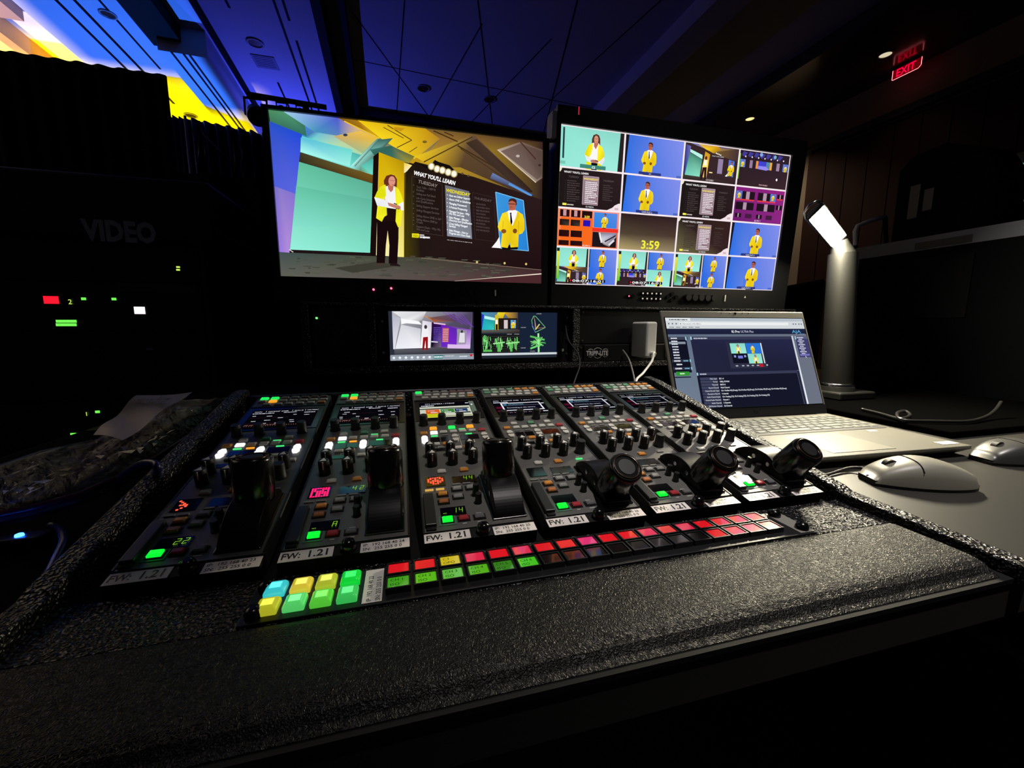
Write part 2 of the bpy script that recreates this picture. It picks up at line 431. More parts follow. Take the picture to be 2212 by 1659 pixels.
def stage_mini(c):
    c.rect(0, 0, 16, 9, S(56, 38, 42))
    c.poly([(1.2, 0), (16, 0), (16, 3.2), (8, 1.8), (7, 1.2)], [S(86, 110, 200), S(70, 52, 54), S(66, 48, 56), S(120, 90, 40), S(200, 160, 90)])
    c.poly([(3.6, 0), (9.6, 0), (10.6, .6), (8.4, 1.8), (6, 1.1)], [S(220, 170, 90), S(210, 150, 20), S(180, 130, 30), S(190, 150, 30), S(250, 210, 40)])
    c.poly([(.2, .4), (1.6, .8), (.7, 7.6), (0, 7.6)], [S(60, 70, 150), S(120, 110, 190), S(60, 80, 160), S(30, 30, 90)])
    c.poly([(1.5, 1.5), (5.2, 2.6), (5.2, 3.6), (1.5, 2.2)], S(186, 244, 232)); c.poly([(1.4, 2.3), (5.2, 3.7), (4.9, 8.0), (.5, 7.9)], [S(66, 130, 112), S(70, 140, 120), S(140, 226, 196), S(120, 210, 190)])
    c.poly([(5.9, 1.6), (7.4, 2.2), (6.9, 8.3), (5.2, 8.3)], [S(220, 160, 30), S(210, 150, 20), S(240, 200, 90), S(240, 200, 120)])
    c.poly([(0, 8.0), (5, 8.0), (16, 8.5), (16, 9), (0, 9)], [S(60, 60, 48), S(70, 60, 54), S(52, 34, 38), S(48, 30, 34), S(44, 38, 36)])
    c.poly([(5.7, 5.0), (6.7, 5.0), (6.9, 8.6), (6.3, 8.6), (6.1, 6.2), (5.7, 8.6), (5.1, 8.6)], S(46, 20, 26)); c.poly([(5.7, 3.6), (6.9, 3.6), (7.0, 5.4), (5.4, 5.6)], S(250, 236, 120)); c.rect(5.9, 3.7, 6.6, 5.0, CW); c.ell(6.3, 3.2, .35, .5, S(90, 40, 30))
    c.rect(10, 3.0, 11.5, 6.7, S(150, 132, 168)); c.poly([(13.2, 2.9), (15, 3.2), (15, 7.2), (13.2, 7.2)], S(86, 120, 214)); man(c, 14.15, 3.3, 3.8)
    c.text("WHAT YOU'LL LEARN", 8.0, 2.6, .36, CW)
    for i in range(4): c.ell(9.2 + i * .45, 1.7 + i * .12, .16, .2, CW, 8)
    c.rect(7.6, 6.5, 8.6, 6.8, S(240, 220, 150)); c.poly([(12.5, 7.2), (13.2, 6.4), (13.2, 7.2)], CW)
def venue(c):
    c.grad(0, 0, 16, 9, S(40, 26, 40), S(44, 32, 44), S(58, 38, 44), S(52, 36, 38))
    for i in range(7):
        c.poly([(1 + i * 1.9, .2), (2.4 + i * 1.9, .5), (1.4 + i * 1.9, 1.6), (.6 + i * 1.9, 1.3)], S(66, 60, 150)); c.ell(1.8 + i * 2.05, 1.5, .2, .22, S(250, 240, 255), 8)
    c.ell(6.7, .6, .5, .5, S(130, 170, 220)); c.ell(11.2, .8, .45, .5, S(120, 180, 200))
    for x0, x1, col in ((.3, 1.9, S(96, 128, 220)), (3.3, 4.2, S(150, 126, 160)), (5.3, 6.0, S(236, 150, 70)), (6.0, 8.6, S(66, 66, 210)), (8.6, 9.8, S(84, 140, 160)), (9.8, 10.5, S(240, 170, 60)), (12.0, 13.0, S(160, 132, 160)), (14.1, 15.8, S(96, 128, 220))):
        c.rect(x0, 2.3, x1, 4.3, col)
    c.poly([(5.8, 4.3), (6.2, 3.5), (8.6, 3.5), (9.7, 4.2), (8.8, 4.5), (7, 4.4)], S(150, 140, 240))
    man(c, 1.1, 2.5, 1.8); man(c, 15.0, 2.5, 1.9)
    c.rect(-.1, .9, .2, 7.4, S(150, 220, 70)); c.ell(12.6, 6.6, .3, .35, CW, 8); c.text('FOH ROBO', 8.4, 8.6, .55, S(240, 190, 200), 'c')
def quad(c, kind):
    a = c.tile(0, 0, 8.4, 4.6); teal_woman(a)
    b = c.tile(8.4, 0, 16, 4.6); b.grad(0, 0, 16, 9, S(56, 120, 226), S(130, 146, 236), S(116, 136, 230), S(40, 110, 230)); b.rect(0, 0, .8, 9, S(20, 14, 40)); man(b, 8, .6, 8.2)
    d = c.tile(0, 4.6, 8.4, 9); (venue if kind == 1 else stage_mini)(d)
    e = c.tile(8.4, 4.6, 16, 9)
    if kind == 1: teal_woman(e, 8, .8, 8.2)
    else:
        e.grad(0, 0, 16, 9, S(40, 108, 226), S(110, 136, 232), S(96, 126, 226), S(36, 100, 220)); man(e, 7, .5, 8.4)
    c.grad(.15, .9, .75, 7.8, S(250, 230, 60), S(240, 220, 60), S(80, 200, 60), S(90, 210, 70)); c.rect(.05, .1, .75, .9, S(30, 30, 30))
    c.rect(8.25, 0, 8.55, 9, S(235, 225, 220))
    if kind < 2:
        c.rect(3.4, 7.75, 13.2, 8.5, S(8, 8, 10)); c.poly([(3.6, 8.1), (3.9, 7.8), (4.2, 8.1), (3.9, 8.4)], S(226, 30, 40)); c.text('08:07:16:01', 4.3, 8.42, .82, CW, sx=2.3, bold=.04)
    c.text('REC 1 MON', 8.2, 8.95, .45, CW, 'c')

# ================================================================ the room
CEIL = 4.2
FLOOR = -0.77
K_CEIL = mat('ceiling_plaster', S(190, 190, 196), 0.8, spec=0.1)
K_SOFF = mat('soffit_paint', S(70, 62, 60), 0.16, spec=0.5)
K_SLOT = mat('slot_black', S(6, 6, 7), 0.8, spec=0.1)
K_FLOOR = mat('hall_carpet', S(24, 22, 24), 0.95, bump=('noise', 60, 0.4, 0.01))
K_WALL = mat('wall_paint', S(150, 134, 118), 0.8, spec=0.1)
K_WOOD = mat('brown_wall_panel', S(52, 27, 21), 0.7, spec=.2)
def rbox(mb, x0, y0, z0, x1, y1, z1, m): mb.box(x0, y0, z0, x1, y1, z1, m, tf=lambda q: rm(q.x, q.y, q.z))
b = MB(); rbox(b, -12, -3, FLOOR - .1, 9, 16, FLOOR, K_FLOOR); struct('floor', b)
b = MB()
rbox(b, -4.35, -3, CEIL, 6.3, 16, CEIL + .1, K_CEIL)
# slots and shadow gaps cut in the plaster, tile joints
for x, y0, y1, wd in ((-1.81, 3, 6.28, .03), (-1.24, 4, 8.75, .03), (-1.12, 6.7, 8.75, .03), (-1.13, 3, 6.3, .03), (-1.63, 7.9, 8.7, .03), (-3.32, 6.2, 8.05, .03), (-3.62, 5, 9.2, .04), (-3.84, 5, 9.4, .04)):
    rbox(b, x, y0, CEIL - .004, x + wd, y1, CEIL, K_SLOT)
for x, y0, x2, y2 in ((-.3, 5.9, .95, 8.4), (1.2, 5.2, 2.2, 8.4), (2.3, 4.5, 3.3, 8.4), (.35, 4.6, .3, 8.4), (1.35, 5.6, .9, 8.4), (2.35, 5.6, 1.7, 8.4), (3.4, 4.5, 2.7, 8.4), (-.4, 6.9, 3.9, 7.1)):
    a = Vector((x, y0, 0)); c = Vector((x2, y2, 0)); n = (c - a).cross(Vector((0, 0, 1))).normalized() * .007
    b.hexa([rm(*(q.x, q.y, z)) for z in (CEIL - .003, CEIL) for q in (a - n, a + n, c + n, c - n)], K_SLOT)
struct('ceiling', b)
b = MB(); rbox(b, -2.84, 6.85, 3.86, -2.27, 16, 4.2, K_CEIL); 
for x in (-2.70, -2.56, -2.49): rbox(b, x, 6.85, 3.855, x + .028, 16, 3.86, K_SLOT)
struct('trim_1', b)
b = MB(); rbox(b, -2.95, -1, 4.0, -2.56, 7.03, 4.2, K_DRAPE); struct('trim_2', b)
b = MB(); rbox(b, -2.2, -1, 4.12, -2.14, 16, 4.2, K_SLOT); struct('trim_3', b)
b = MB(); rbox(b, -.73, -1, 3.86, -.62, 8.32, 4.2, K_SLOT); rbox(b, -.44, -1, 4.02, -.37, 8.32, 4.2, K_SLOT); struct('trim_4', b)
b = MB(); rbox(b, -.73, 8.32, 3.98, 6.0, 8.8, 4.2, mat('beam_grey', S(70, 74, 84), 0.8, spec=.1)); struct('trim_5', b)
b = MB(); rbox(b, 3.8, -1, 3.95, 4.2, 8.32, 4.2, K_CEIL); struct('trim_6', b)
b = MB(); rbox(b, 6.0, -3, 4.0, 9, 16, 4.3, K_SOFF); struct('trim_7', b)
# far left: raised coffer and its slanting edge beam
b = MB(); rbox(b, -12, -3, 4.45, -4.35, 16, 4.55, K_CEIL); rbox(b, -4.35, -3, 4.3, -4.3, 16, 4.55, K_CEIL); struct('trim_8', b)
b = MB(); rbox(b, -5.15, -3, 4.2, -5.0, 16, 4.45, mat('orange_brown_beam', S(214, 150, 90), .7)); struct('trim_9', b)
b = MB(); rbox(b, -4.95, 3, 4.3, -4.62, 7.55, 4.45, mat('beam_taupe', S(150, 120, 112), .8)); struct('trim_10', b)
b = MB(); rbox(b, 7.6, -3, FLOOR, 7.8, 16, 4.0, K_WALL); struct('wall_right', b)
b = MB(); rbox(b, -12, 15, FLOOR, 7.6, 15.2, 4.5, K_WALL); struct('wall_back', b)
b = MB()
for k in range(14): rbox(b, 7.53, 1.0 + k * .34, FLOOR + .2, 7.59, 1.0 + k * .34 + .325, 3.3, K_WOOD)
struct('wall_right_panelling', b).name = 'trim_11'
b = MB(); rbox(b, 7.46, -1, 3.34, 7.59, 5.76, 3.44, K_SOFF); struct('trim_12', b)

def downlight(u, v, z, label, lit=None, r=.09, grp=None):
    p = at(u, v, z=z)
    t = empty('ceiling_downlight', p, label, 'ceiling light', grp)
    b = MB(); b.lathe([(r * 1.25, 0), (r * 1.25, -.012), (r, -.015), (r * .96, 0)], (0, 0, 0), (0, 0, 1), mat('downlight_trim', S(120, 120, 126), .4), 28); b.build('trim_ring', t)
    b = MB(); m = mat('downlight_lit_%d' % int(lit[1] * 100), S(20, 20, 20), emit=S(*lit[0]), estr=lit[1]) if lit else mat('downlight_cone', S(60, 60, 66), .25, metal=.7)
    b.lathe([(r * .95, -.006), (r * .5, -.004)], (0, 0, 0), (0, 0, 1), m, 28); b.build('reflector', t)
    return p
downlight(551, 92, CEIL, 'unlit round downlight in the bright blue ceiling beside the square vent', grp='unlit ceiling downlights')
downlight(915, 190, CEIL, 'unlit round downlight in the dark blue ceiling above the left monitor', grp='unlit ceiling downlights')
downlight(1058, 214, CEIL, 'faint unlit round downlight left of the right monitor top corner', grp='unlit ceiling downlights')
downlight(233, 30, CEIL, 'large unlit downlight in the light blue ceiling near the hanging dark box', r=.075, grp='unlit ceiling downlights')
downlight(412, 249, CEIL, 'round downlight in the yellow lit ceiling over the black drapes', grp='unlit ceiling downlights')
p_ = downlight(1620, 256, 3.995, 'lit warm round downlight above the right monitor', ((255, 226, 150), 1.3), r=.075)

l_ = lamp('downlight_beam', 'SPOT', p_ - Vector((0, 0, .03)), 110, (1.0, .82, .58), (0, 0, 0), spot_size=R(125), spot_blend=.8, shadow_soft_size=.05)
lamp('downlight_beam', 'SPOT', downlight(1913, 117, 3.995, 'lit pale round downlight left of the red exit sign', ((240, 226, 190), .8), r=.075) - Vector((0, 0, .03)), 6, (1.0, .8, .62), (0, 0, 0), spot_size=R(100), spot_blend=.8, shadow_soft_size=.05)
# unseen downlight added over the operator's side to brighten the panel labels
OPP = Vector((.8, -.75, CEIL))
t = empty('ceiling_downlight', OPP, 'lit round downlight in the ceiling above the operator', 'ceiling light')
b = MB(); b.lathe([(.11, 0), (.11, -.012), (.09, -.015), (.085, 0)], (0, 0, 0), (0, 0, 1), mat('downlight_trim'), 28); b.build('trim_ring', t)
b = MB(); b.lathe([(.085, -.006), (.045, -.004)], (0, 0, 0), (0, 0, 1), mat('downlight_lit_op', S(20, 20, 20), emit=S(255, 226, 200), estr=1.2), 28); b.build('reflector', t)
aim(lamp('downlight_beam', 'SPOT', OPP - Vector((0, 0, .03)), 680, (1.0, .93, .9), (0, 0, 0), spot_size=R(24), spot_blend=1.0, shadow_soft_size=.05), (.70, .06, 0))
t = empty('ceiling_vent', at(573, 134, z=CEIL), 'flat square air vent in the blue ceiling beside a downlight', 'vent')
b = MB(); b.box(-.16, -.16, -.01, .16, .16, 0, mat('vent_paint', S(120, 120, 132), .7)); b.build('frame', t)
b = MB()
for k in range(6): b.box(-.13, -.13 + k * .045, -.014, .13, -.115 + k * .045, -.01, mat('vent_paint', S(120, 120, 132), .7))
b.build('slat', t)

# exit sign hanging under the soffit
pc = at(1959, 148, z=3.905)
t = empty('exit_sign', pc, 'red lit hanging exit sign under the dark soffit', 'sign', rot=(0, 0, ROOM))
hz = pc.z
K_RED = mat('exit_red', S(60, 0, 0), .3, emit=(1, .0, .03), estr=3.2)
K_REDE = mat('exit_edge', S(60, 0, 0), .3, emit=(1, .2, .22), estr=2.6)
K_EXITP = mat('exit_panel', S(40, 2, 4), .15, emit=(1, 0, .02), estr=.12)
b = MB(); b.box(-.004, -.175, -.072, .004, .175, .058, K_EXITP); b.build('panel', t)
b = MB(); b.text('EXIT', (-.006, .132, -.05), (0, -1, 0), (0, 0, 1), .145, K_RED, sx=.80); b.build('lettering', t)
b = MB(); b.tube([(-.005, .175, .058), (-.005, .175, -.066), (-.005, .167, -.074), (-.005, -.145, -.074), (-.005, -.175, -.045), (-.005, -.175, .058)], .0038, K_REDE); b.build('edge_glow', t)
b = MB(); b.box(-.02, -.185, .058, .02, .185, .085, K_METAL); b.box(-.01, -.02, .085, .01, .02, 3.998 - hz, K_METAL); b.build('mounting_bar', t)

# unseen up lights that colour the ceiling, with flags added to cut their beams
def uplight(pos, label, flags):
    t = empty('stage_uplight', pos, label, 'stage light')
    b = MB(); b.cyl((0, 0, -.28), (0, 0, -.03), .12, K_MATT, 20); b.cyl((0, 0, -.03), (0, 0, -.02), .1, K_GLOSS, 20); b.build('housing', t)
    b = MB(); b.box(-.16, -.02, -.4, -.13, .02, -.1, K_MATT); b.box(.13, -.02, -.4, .16, .02, -.1, K_MATT); b.box(-.16, -.02, -.43, .16, .02, -.4, K_MATT); b.build('yoke', t)
    for f in flags:
        b = MB(); b.hexa(f, K_MATT); b.build('barn_door', t)
    b = MB(); b.box(-.13, -.13, -(pos.z - FLOOR), .13, .13, -.43, K_MATT); b.build('floor_stand', t)
def flag_y(off, h, xa, xb):   # plate across the beam at local y = off
    q = [(xa, off), (xb, off), (xb, off + math.copysign(.003, off)), (xa, off + math.copysign(.003, off))]
    return [rm(x, y, z) for z in (-.02, h) for x, y in q]
def flag_x(off, h, ya, yb):
    q = [(off, ya), (off + math.copysign(.003, off), ya), (off + math.copysign(.003, off), yb), (off, yb)]
    return [rm(x, y, z) for z in (-.02, h) for x, y in q]
uplight(BLUE_POS, 'black up light on a floor stand washing the ceiling blue', [flag_y(.06, .06 * 2.7 / .33, -.5, .07), flag_x(.075, .075 * 2.7 / 1.08, -.6, .6)])
uplight(BLUE2_POS, 'black up light on a tall stand washing the middle ceiling bay violet blue', [flag_x(-.06, .06 * 1.6 / .72, -.5, .5)])
uplight(YEL_POS, 'black up light on a floor stand washing the far ceiling yellow', [flag_y(-.06, .06 * 3.6 / 2.35, -.5, .5), flag_x(.06, .06 * 3.6 / 2.35, -.5, .5)])
uplight(WARM_POS, 'black up light on a floor stand washing the left coffer', [flag_x(.06, .06 * 3.85 / 1.9, -.5, .5)])

# ---- black masking drapes and truss behind, left
t = at(355, 160, y=2.4)
b = MB()
def drape(b, x0, x1, y, z0, z1, folds, amp, m, ztop2=None):
    n = folds * 8; vs = []
    for j in range(2):
        for i in range(n + 1):
            f = i / n; x = x0 + (x1 - x0) * f; zz = z0 if j == 0 else z1 + ((ztop2 if ztop2 is not None else z1) - z1) * f
            vs.append((x, y + amp * math.sin(f * folds * 2 * math.pi) + .3 * amp * math.sin(f * folds * 5.1), zz))
    k = n + 1; vs += [(x, yy + .012, z) for x, yy, z in vs]
    fs = []
    for i in range(n):
        fs += [(i, i + 1, k + i + 1, k + i), (2 * k + i, 3 * k + i, 3 * k + i + 1, 2 * k + i + 1), (k + i, k + i + 1, 3 * k + i + 1, 3 * k + i), (i, 2 * k + i, 2 * k + i + 1, i + 1)]
    fs += [(0, k, 3 * k, 2 * k), (n, 2 * k + n, 3 * k + n, k + n)]
    b.mesh(vs, fs, m, True)
p0 = at(-60, 98, y=2.4); p1 = at(357, 162, y=2.4)
drape(b, p0.x, p1.x, 2.4, FLOOR, p0.z, 9, .008, K_DRAPE, p1.z)
tag(b.build('masking_drape'), 'black pleated masking drape behind the left equipment rack', 'drape')
K_SHEET = mat('navy_sheet', S(26, 26, 46), .3, bump=('noise', 9, .8, .03))
b = MB(); p0 = at(366, 250, y=4.6); p1 = at(404, 256, y=4.6); drape(b, p0.x, p1.x, 4.6, FLOOR, p0.z, 3, .03, mat('violet_drape', S(64, 60, 96), .5), p1.z)
tag(b.build('side_curtain'), 'narrow violet grey curtain beside the pale pole', 'curtain')
b = MB(); p = at(405, 256, y=4.55); b.cyl((p.x, 4.5, FLOOR), (p.x, 4.5, p.z), .012, mat('pale_pole', S(150, 150, 190), .95, spec=.0), 12)
tag(b.build('drape_pole'), 'thin pale upright pole between curtain and cable hung backdrop', 'pole')
b = MB(); p0 = at(398, 253, y=4.8); p1 = at(575, 290, y=4.8); drape(b, p0.x, p1.x, 4.8, FLOOR, p0.z, 7, .03, K_SHEET, p1.z)
tag(b.build('backdrop_curtain'), 'dark navy backdrop curtain with cables hanging on it, left of the large monitor', 'curtain')
b = MB(); a = at(372, 368, y=2.3); drape(b, a.x, 2.0, 2.3, FLOOR, a.z, 14, .02, K_DRAPE, a.z * .93)  # drape added to keep the space behind the shelf dark
tag(b.build('low_drape'), 'low black drape closing the space behind the monitor shelf', 'drape')
rg = random.Random(5)
K_CBL = mat('glint_cable', S(90, 90, 120), .2, spec=.8)
for n_, pts in enumerate((((430, 262), (440, 290), (470, 320), (500, 350)), ((428, 300), (430, 330), (427, 362)), ((505, 310), (508, 340), (507, 372)), ((440, 300), (444, 330), (442, 362)), ((512, 300), (525, 330), (520, 368)), ((412, 280), (424, 290), (432, 300)))):
    b = MB(); b.tube([at(u, v, y=4.735 - .01 * (k % 2)) for k, (u, v) in enumerate(pts)], .006 if n_ % 2 else .011, K_CBL)
    tag(b.build('hanging_cable'), 'thin glinting cable hanging on the navy backdrop', 'cable', 'cables hanging on the backdrop')
# lighting stand above and behind the left monitor, with small stage lamps hung under its bar
FY = 4.2
q0 = at(533, 203, y=FY); q1 = at(705, 232, y=FY)
b = MB(); b.cyl(q0, q1, .022, K_METAL, 12); qm = q0.lerp(q1, .72); b.cyl((qm.x, FY + .03, FLOOR), (qm.x, FY + .03, qm.z), .03, K_METAL, 14); b.box(qm.x - .35, FY - .3, FLOOR, qm.x + .35, FY + .36, FLOOR + .03, K_METAL)
tag(b.build('lighting_stand'), 'black lighting stand with a cross bar over the top left of the large monitor', 'lighting stand')
def fixture(f, s, label, lit):
    bp_ = q0.lerp(q1, f); p = bp_ - Vector((0, 0, .0225 + 1.6 * s))
    t = empty('stage_fixture', p, label, 'stage light')
    b = MB(); b.lathe([(s * .6, -s), (s * .8, -s * .6), (s * .85, s * .4), (s, s * .5), (s, s * .7)], (0, 0, 0), (.3, -.6, -.6), K_BODY, 20); b.build('housing', t)
    b = MB(); b.prism([(-s * 1.15, -s * .2), (-s * 1.0, -s * .2), (-s * 1.0, s * 1.45), (s * 1.0, s * 1.45), (s * 1.0, -s * .2), (s * 1.15, -s * .2), (s * 1.15, s * 1.6), (-s * 1.15, s * 1.6)], 'y', -.01, .01, K_METAL); b.build('yoke', t)
    if lit:
        b = MB(); b.lathe([(s * .5, 0), (s * .3, .01)], Vector((.3, -.6, -.6)).normalized() * s * .72, (.3, -.6, -.6), mat('warm_lens', S(10, 10, 10), emit=S(255, 205, 130), estr=1.0), 14); b.build('lens', t)
fixture(.1, .085, 'black spotlight head hanging beside the top left corner of the large monitor', False)
fixture(.42, .04, 'small stage lamp with warm lens over the large monitor, nearest its left corner', True)
fixture(.66, .035, 'smaller stage lamp with warm lens over the large monitor, right of its twin', True)

# ================================================================ furniture
TZ = -0.02
b = MB(); b.box(-.62, -.145, TZ - .03, 1.55, 1.25, TZ, K_TABLE)
tb = b.build('tabletop'); tt = empty('work_table', (0, 0, FLOOR), 'long dark grey work table carrying the whole console', 'table')
tb.parent = tt; tb.location = (0, 0, -FLOOR)
for x, y in ((-.55, -.1), (1.48, -.1), (-.55, 1.18), (1.48, 1.18)):
    b = MB(); b.box(x - .025, y - .025, 0, x + .025, y + .025, TZ - .03 - FLOOR, K_METAL); b.build('leg', tt)

# hutch: textured shelf box with two rack bays
HX0, HX1, HY, HB, HT = -.22, 1.108, .625, .078, .234
hut = empty('monitor_hutch', (0, HY, TZ), 'black textured shelf box with rack bays under the two large monitors', 'shelf')
def hb(name, x0, y0, z0, x1, y1, z1, m=K_TEX, bv=.002):
    b = MB(); b.box(x0, y0 - HY, z0 - TZ, x1, y1 - HY, z1 - TZ, m); return b.build(name, hut, bevel=bv)
hb('top_board', HX0, HY, .2275, HX1, 1.0, HT)
hb('lower_shelf', HX0, HY, HB, HX1, 1.0, .093)
hb('back_panel', HX0, .99, TZ, HX1, 1.0, .2275, K_MATT)
for x0, x1 in ((HX0, -.205), (-.085, -.07), (.402, .421), (.908, .925), (1.09, HX1)):
    hb('divider', x0, HY, .093, x1, .99, .2275)
for x0, x1 in ((HX0, -.205), (.40, .42), (1.09, HX1)): hb('upright', x0, .75, TZ, x1, .99, HB, K_MATT)

# ---- large monitors
def monitor(label, x0, x1, zb, zt, sx0, sz0, sw, sh, tilt, pic, y=.64, yaw=0.0):
    t = empty('production_monitor', (x0, y, zb), label, 'monitor', 'large production monitors', rot=(tilt, 0, yaw))
    H = zt - zb; W = x1 - x0; a, c = sx0 - x0, sz0 - zb
    b = MB(); b.box(0, .004, 0, W, .07, H, K_BODY); b.box(.08, .07, .05, W - .08, .10, H - .06, K_BODY); b.build('housing', t, bevel=.003)
    b = MB()
    for q in ((0, 0, W, c), (0, c + sh, W, H), (0, c, a, c + sh), (a + sw, c, W, c + sh)): b.box(q[0], -.004, q[1], q[2], .0045, q[3], K_BODY)
    b.build('bezel', t)
    cv = Canvas(lambda u, v, d: (a + u * sw, .002 - d, c + (1 - v) * sh), sw, sh)
    pic(cv); cv.mb.build('display', t)
    return t, W, H, a, c
def left_picture(c0):
    h = homography([(80, 137), (2110, 373), (2103, 1425), (163, 1372)])
    c = c0.sub(lambda p: h(p))
    c0.rect(0, 0, 1, 1, S(30, 18, 20))
    # ceiling
    c.poly([(80, 137), (2110, 373), (2110, 800), (1750, 690), (1100, 520), (300, 330)], [S(70, 120, 100), S(60, 42, 34), S(36, 22, 20), S(70, 52, 30), S(200, 150, 20), S(90, 140, 130)])
    c.poly([(80, 137), (200, 150), (345, 230), (360, 330), (330, 320), (90, 225)], [S(76, 140, 96), S(80, 150, 110), S(60, 120, 80), S(50, 110, 100), S(60, 120, 110), S(60, 120, 90)])
    c.poly([(190, 148), (590, 196), (900, 345), (880, 352), (700, 540), (320, 430), (325, 318), (360, 330), (345, 230)],
           [S(150, 200, 230), S(120, 120, 200), S(240, 190, 60), S(230, 190, 80), S(110, 230, 210), S(110, 240, 220), S(60, 150, 190), S(60, 130, 180), S(70, 130, 230)])
    c.poly([(190, 148), (590, 196), (760, 285), (600, 330), (420, 300)], [S(160, 205, 235), S(80, 90, 210), S(230, 190, 110), S(90, 130, 190), S(70, 150, 190)])
    c.poly([(560, 330), (760, 290), (890, 350), (780, 460)], [S(200, 170, 110), S(240, 196, 80), S(236, 190, 50), S(160, 190, 140)])
    c.poly([(590, 196), (740, 214), (910, 345), (900, 350), (780, 290)], [S(120, 90, 30), S(170, 120, 20), S(110, 80, 20), S(230, 180, 40), S(160, 110, 20)])
    c.line((640, 220), (900, 346), 9, S(240, 196, 40))
    c.poly([(740, 214), (1260, 276), (1350, 350), (1160, 500), (990, 400), (900, 340)], [S(240, 200, 20), S(200, 150, 20), S(180, 130, 40), S(230, 190, 30), S(210, 180, 30), S(250, 216, 30)])
    c.poly([(1240, 274), (2110, 373), (2110, 800), (1180, 540), (1350, 350)], [S(130, 96, 40), S(58, 36, 32), S(50, 34, 34), S(200, 160, 40), S(150, 110, 50)])
    c.poly([(1160, 480), (1600, 320), (2000, 700), (2060, 800), (1500, 560), (1300, 560)], [S(240, 200, 30), S(100, 76, 56), S(96, 84, 76), S(60, 44, 40), S(90, 66, 40), S(190, 150, 30)])
    for a, b_, w_ in (((930, 265), (1080, 345), 5), ((960, 250), (1140, 360), 6), ((1140, 360), (1030, 415), 6), ((1180, 410), (1120, 450), 5), ((1300, 290), (1480, 370), 9), ((1380, 300), (1450, 330), 8), ((1230, 520), (1590, 335), 8), ((1480, 400), (1760, 560), 10), ((1500, 420), (1900, 690), 6)):
        c.line(a, b_, w_, S(66, 46, 22))
    c.poly([(1540, 380), (1620, 350), (1960, 660), (2040, 740), (1980, 760)], [S(60, 44, 34), S(70, 50, 40), S(50, 36, 32), S(46, 30, 28), S(60, 46, 40)])
    c.poly([(1770, 430), (1950, 370), (2110, 430), (2110, 640), (2060, 670)], [S(190, 170, 150), S(120, 96, 84), S(96, 76, 70), S(110, 90, 80), S(150, 136, 122)])
    c.poly([(1800, 440), (1945, 385), (2105, 440), (2105, 620), (2070, 650)], [S(120, 100, 92), S(104, 82, 74), S(86, 66, 60), S(92, 74, 68), S(110, 92, 84)])
    c.line((1780, 432), (2062, 672), 7, S(216, 196, 176)); c.line((1945, 372), (2060, 500), 8, S(70, 40, 30))
    c.poly([(1740, 600), (2040, 760), (2060, 780), (1720, 640)], [S(110, 130, 180), S(60, 70, 100), S(50, 40, 40), S(80, 90, 130)]); c.line((1860, 680), (2030, 770), 16, S(90, 150, 220))
    c.ell(648, 322, 17, 10, S(40, 60, 80)); c.ell(1236, 372, 17, 10, S(120, 96, 30)); c.ell(1926, 476, 14, 10, S(190, 180, 170)); c.ell(2088, 544, 12, 9, S(60, 44, 40)); c.poly([(1015, 262), (1090, 272), (1060, 296), (1000, 280)], S(200, 150, 20))
    # left screens
    c.poly([(85, 222), (328, 318), (226, 1195), (152, 1190)], [S(66, 100, 180), S(36, 70, 200), S(180, 140, 220), S(150, 120, 220)])
    c.poly([(88, 222), (328, 318), (280, 760), (118, 700)], [S(40, 80, 200), S(34, 74, 220), S(90, 100, 224), S(80, 96, 220)])
    c.poly([(326, 330), (860, 500), (850, 620), (312, 450)], [S(100, 210, 210), S(80, 170, 160), S(110, 220, 200), S(150, 245, 235)])
    c.poly([(318, 340), (700, 430), (680, 555), (314, 442)], [S(90, 190, 220), S(110, 220, 210), S(160, 244, 230), S(170, 250, 240)])
    c.poly([(680, 555), (870, 360), (1000, 345), (760, 600)], [S(160, 240, 230), S(60, 110, 100), S(50, 90, 80), S(90, 120, 90)])
    c.poly([(700, 545), (880, 350), (905, 350), (720, 555)], [S(190, 250, 240), S(110, 170, 150), S(50, 90, 70), S(60, 110, 90)])
    c.poly([(830, 430), (985, 400), (1160, 480), (1120, 530), (1000, 500), (860, 470)], [S(60, 120, 110), S(50, 100, 90), S(110, 110, 50), S(160, 150, 50), S(60, 110, 100), S(50, 100, 90)])
    c.poly([(770, 545), (850, 490), (850, 610), (750, 590)], [S(90, 200, 180), S(70, 170, 160), S(120, 220, 200), S(110, 120, 60)])
    c.poly([(312, 448), (650, 555), (860, 620), (855, 680), (303, 520)], [S(66, 58, 40), S(100, 86, 40), S(120, 84, 20), S(100, 70, 20), S(50, 44, 32)])
    c.poly([(303, 520), (848, 680), (828, 1195), (230, 1172)], [S(96, 190, 156), S(92, 176, 150), S(130, 224, 200), S(150, 240, 220)])
    c.poly([(280, 700), (846, 800), (836, 1000), (252, 1000)], [S(100, 196, 164), S(96, 180, 156), S(118, 206, 184), S(134, 226, 206)])
    # yellow column
    c.poly([(856, 478), (896, 450), (874, 1216), (828, 1212)], S(24, 12, 10))
    c.poly([(896, 448), (1084, 520), (1080, 1228), (872, 1214)], [S(214, 176, 10), S(190, 150, 8), S(246, 234, 130), S(250, 244, 190)])
    c.poly([(896, 448), (1084, 520), (1083, 800), (888, 780)], [S(210, 172, 10), S(186, 146, 8), S(224, 190, 20), S(228, 190, 10)])
    c.poly([(1082, 524), (1142, 545), (1090, 605), (1082, 600)], [S(240, 200, 20), S(250, 236, 150), S(250, 240, 200), S(250, 236, 160)])
    c.poly([(1083, 605), (1140, 560), (1200, 1240), (1080, 1228)], [S(90, 72, 6), S(40, 26, 12), S(30, 18, 14), S(80, 66, 6)])
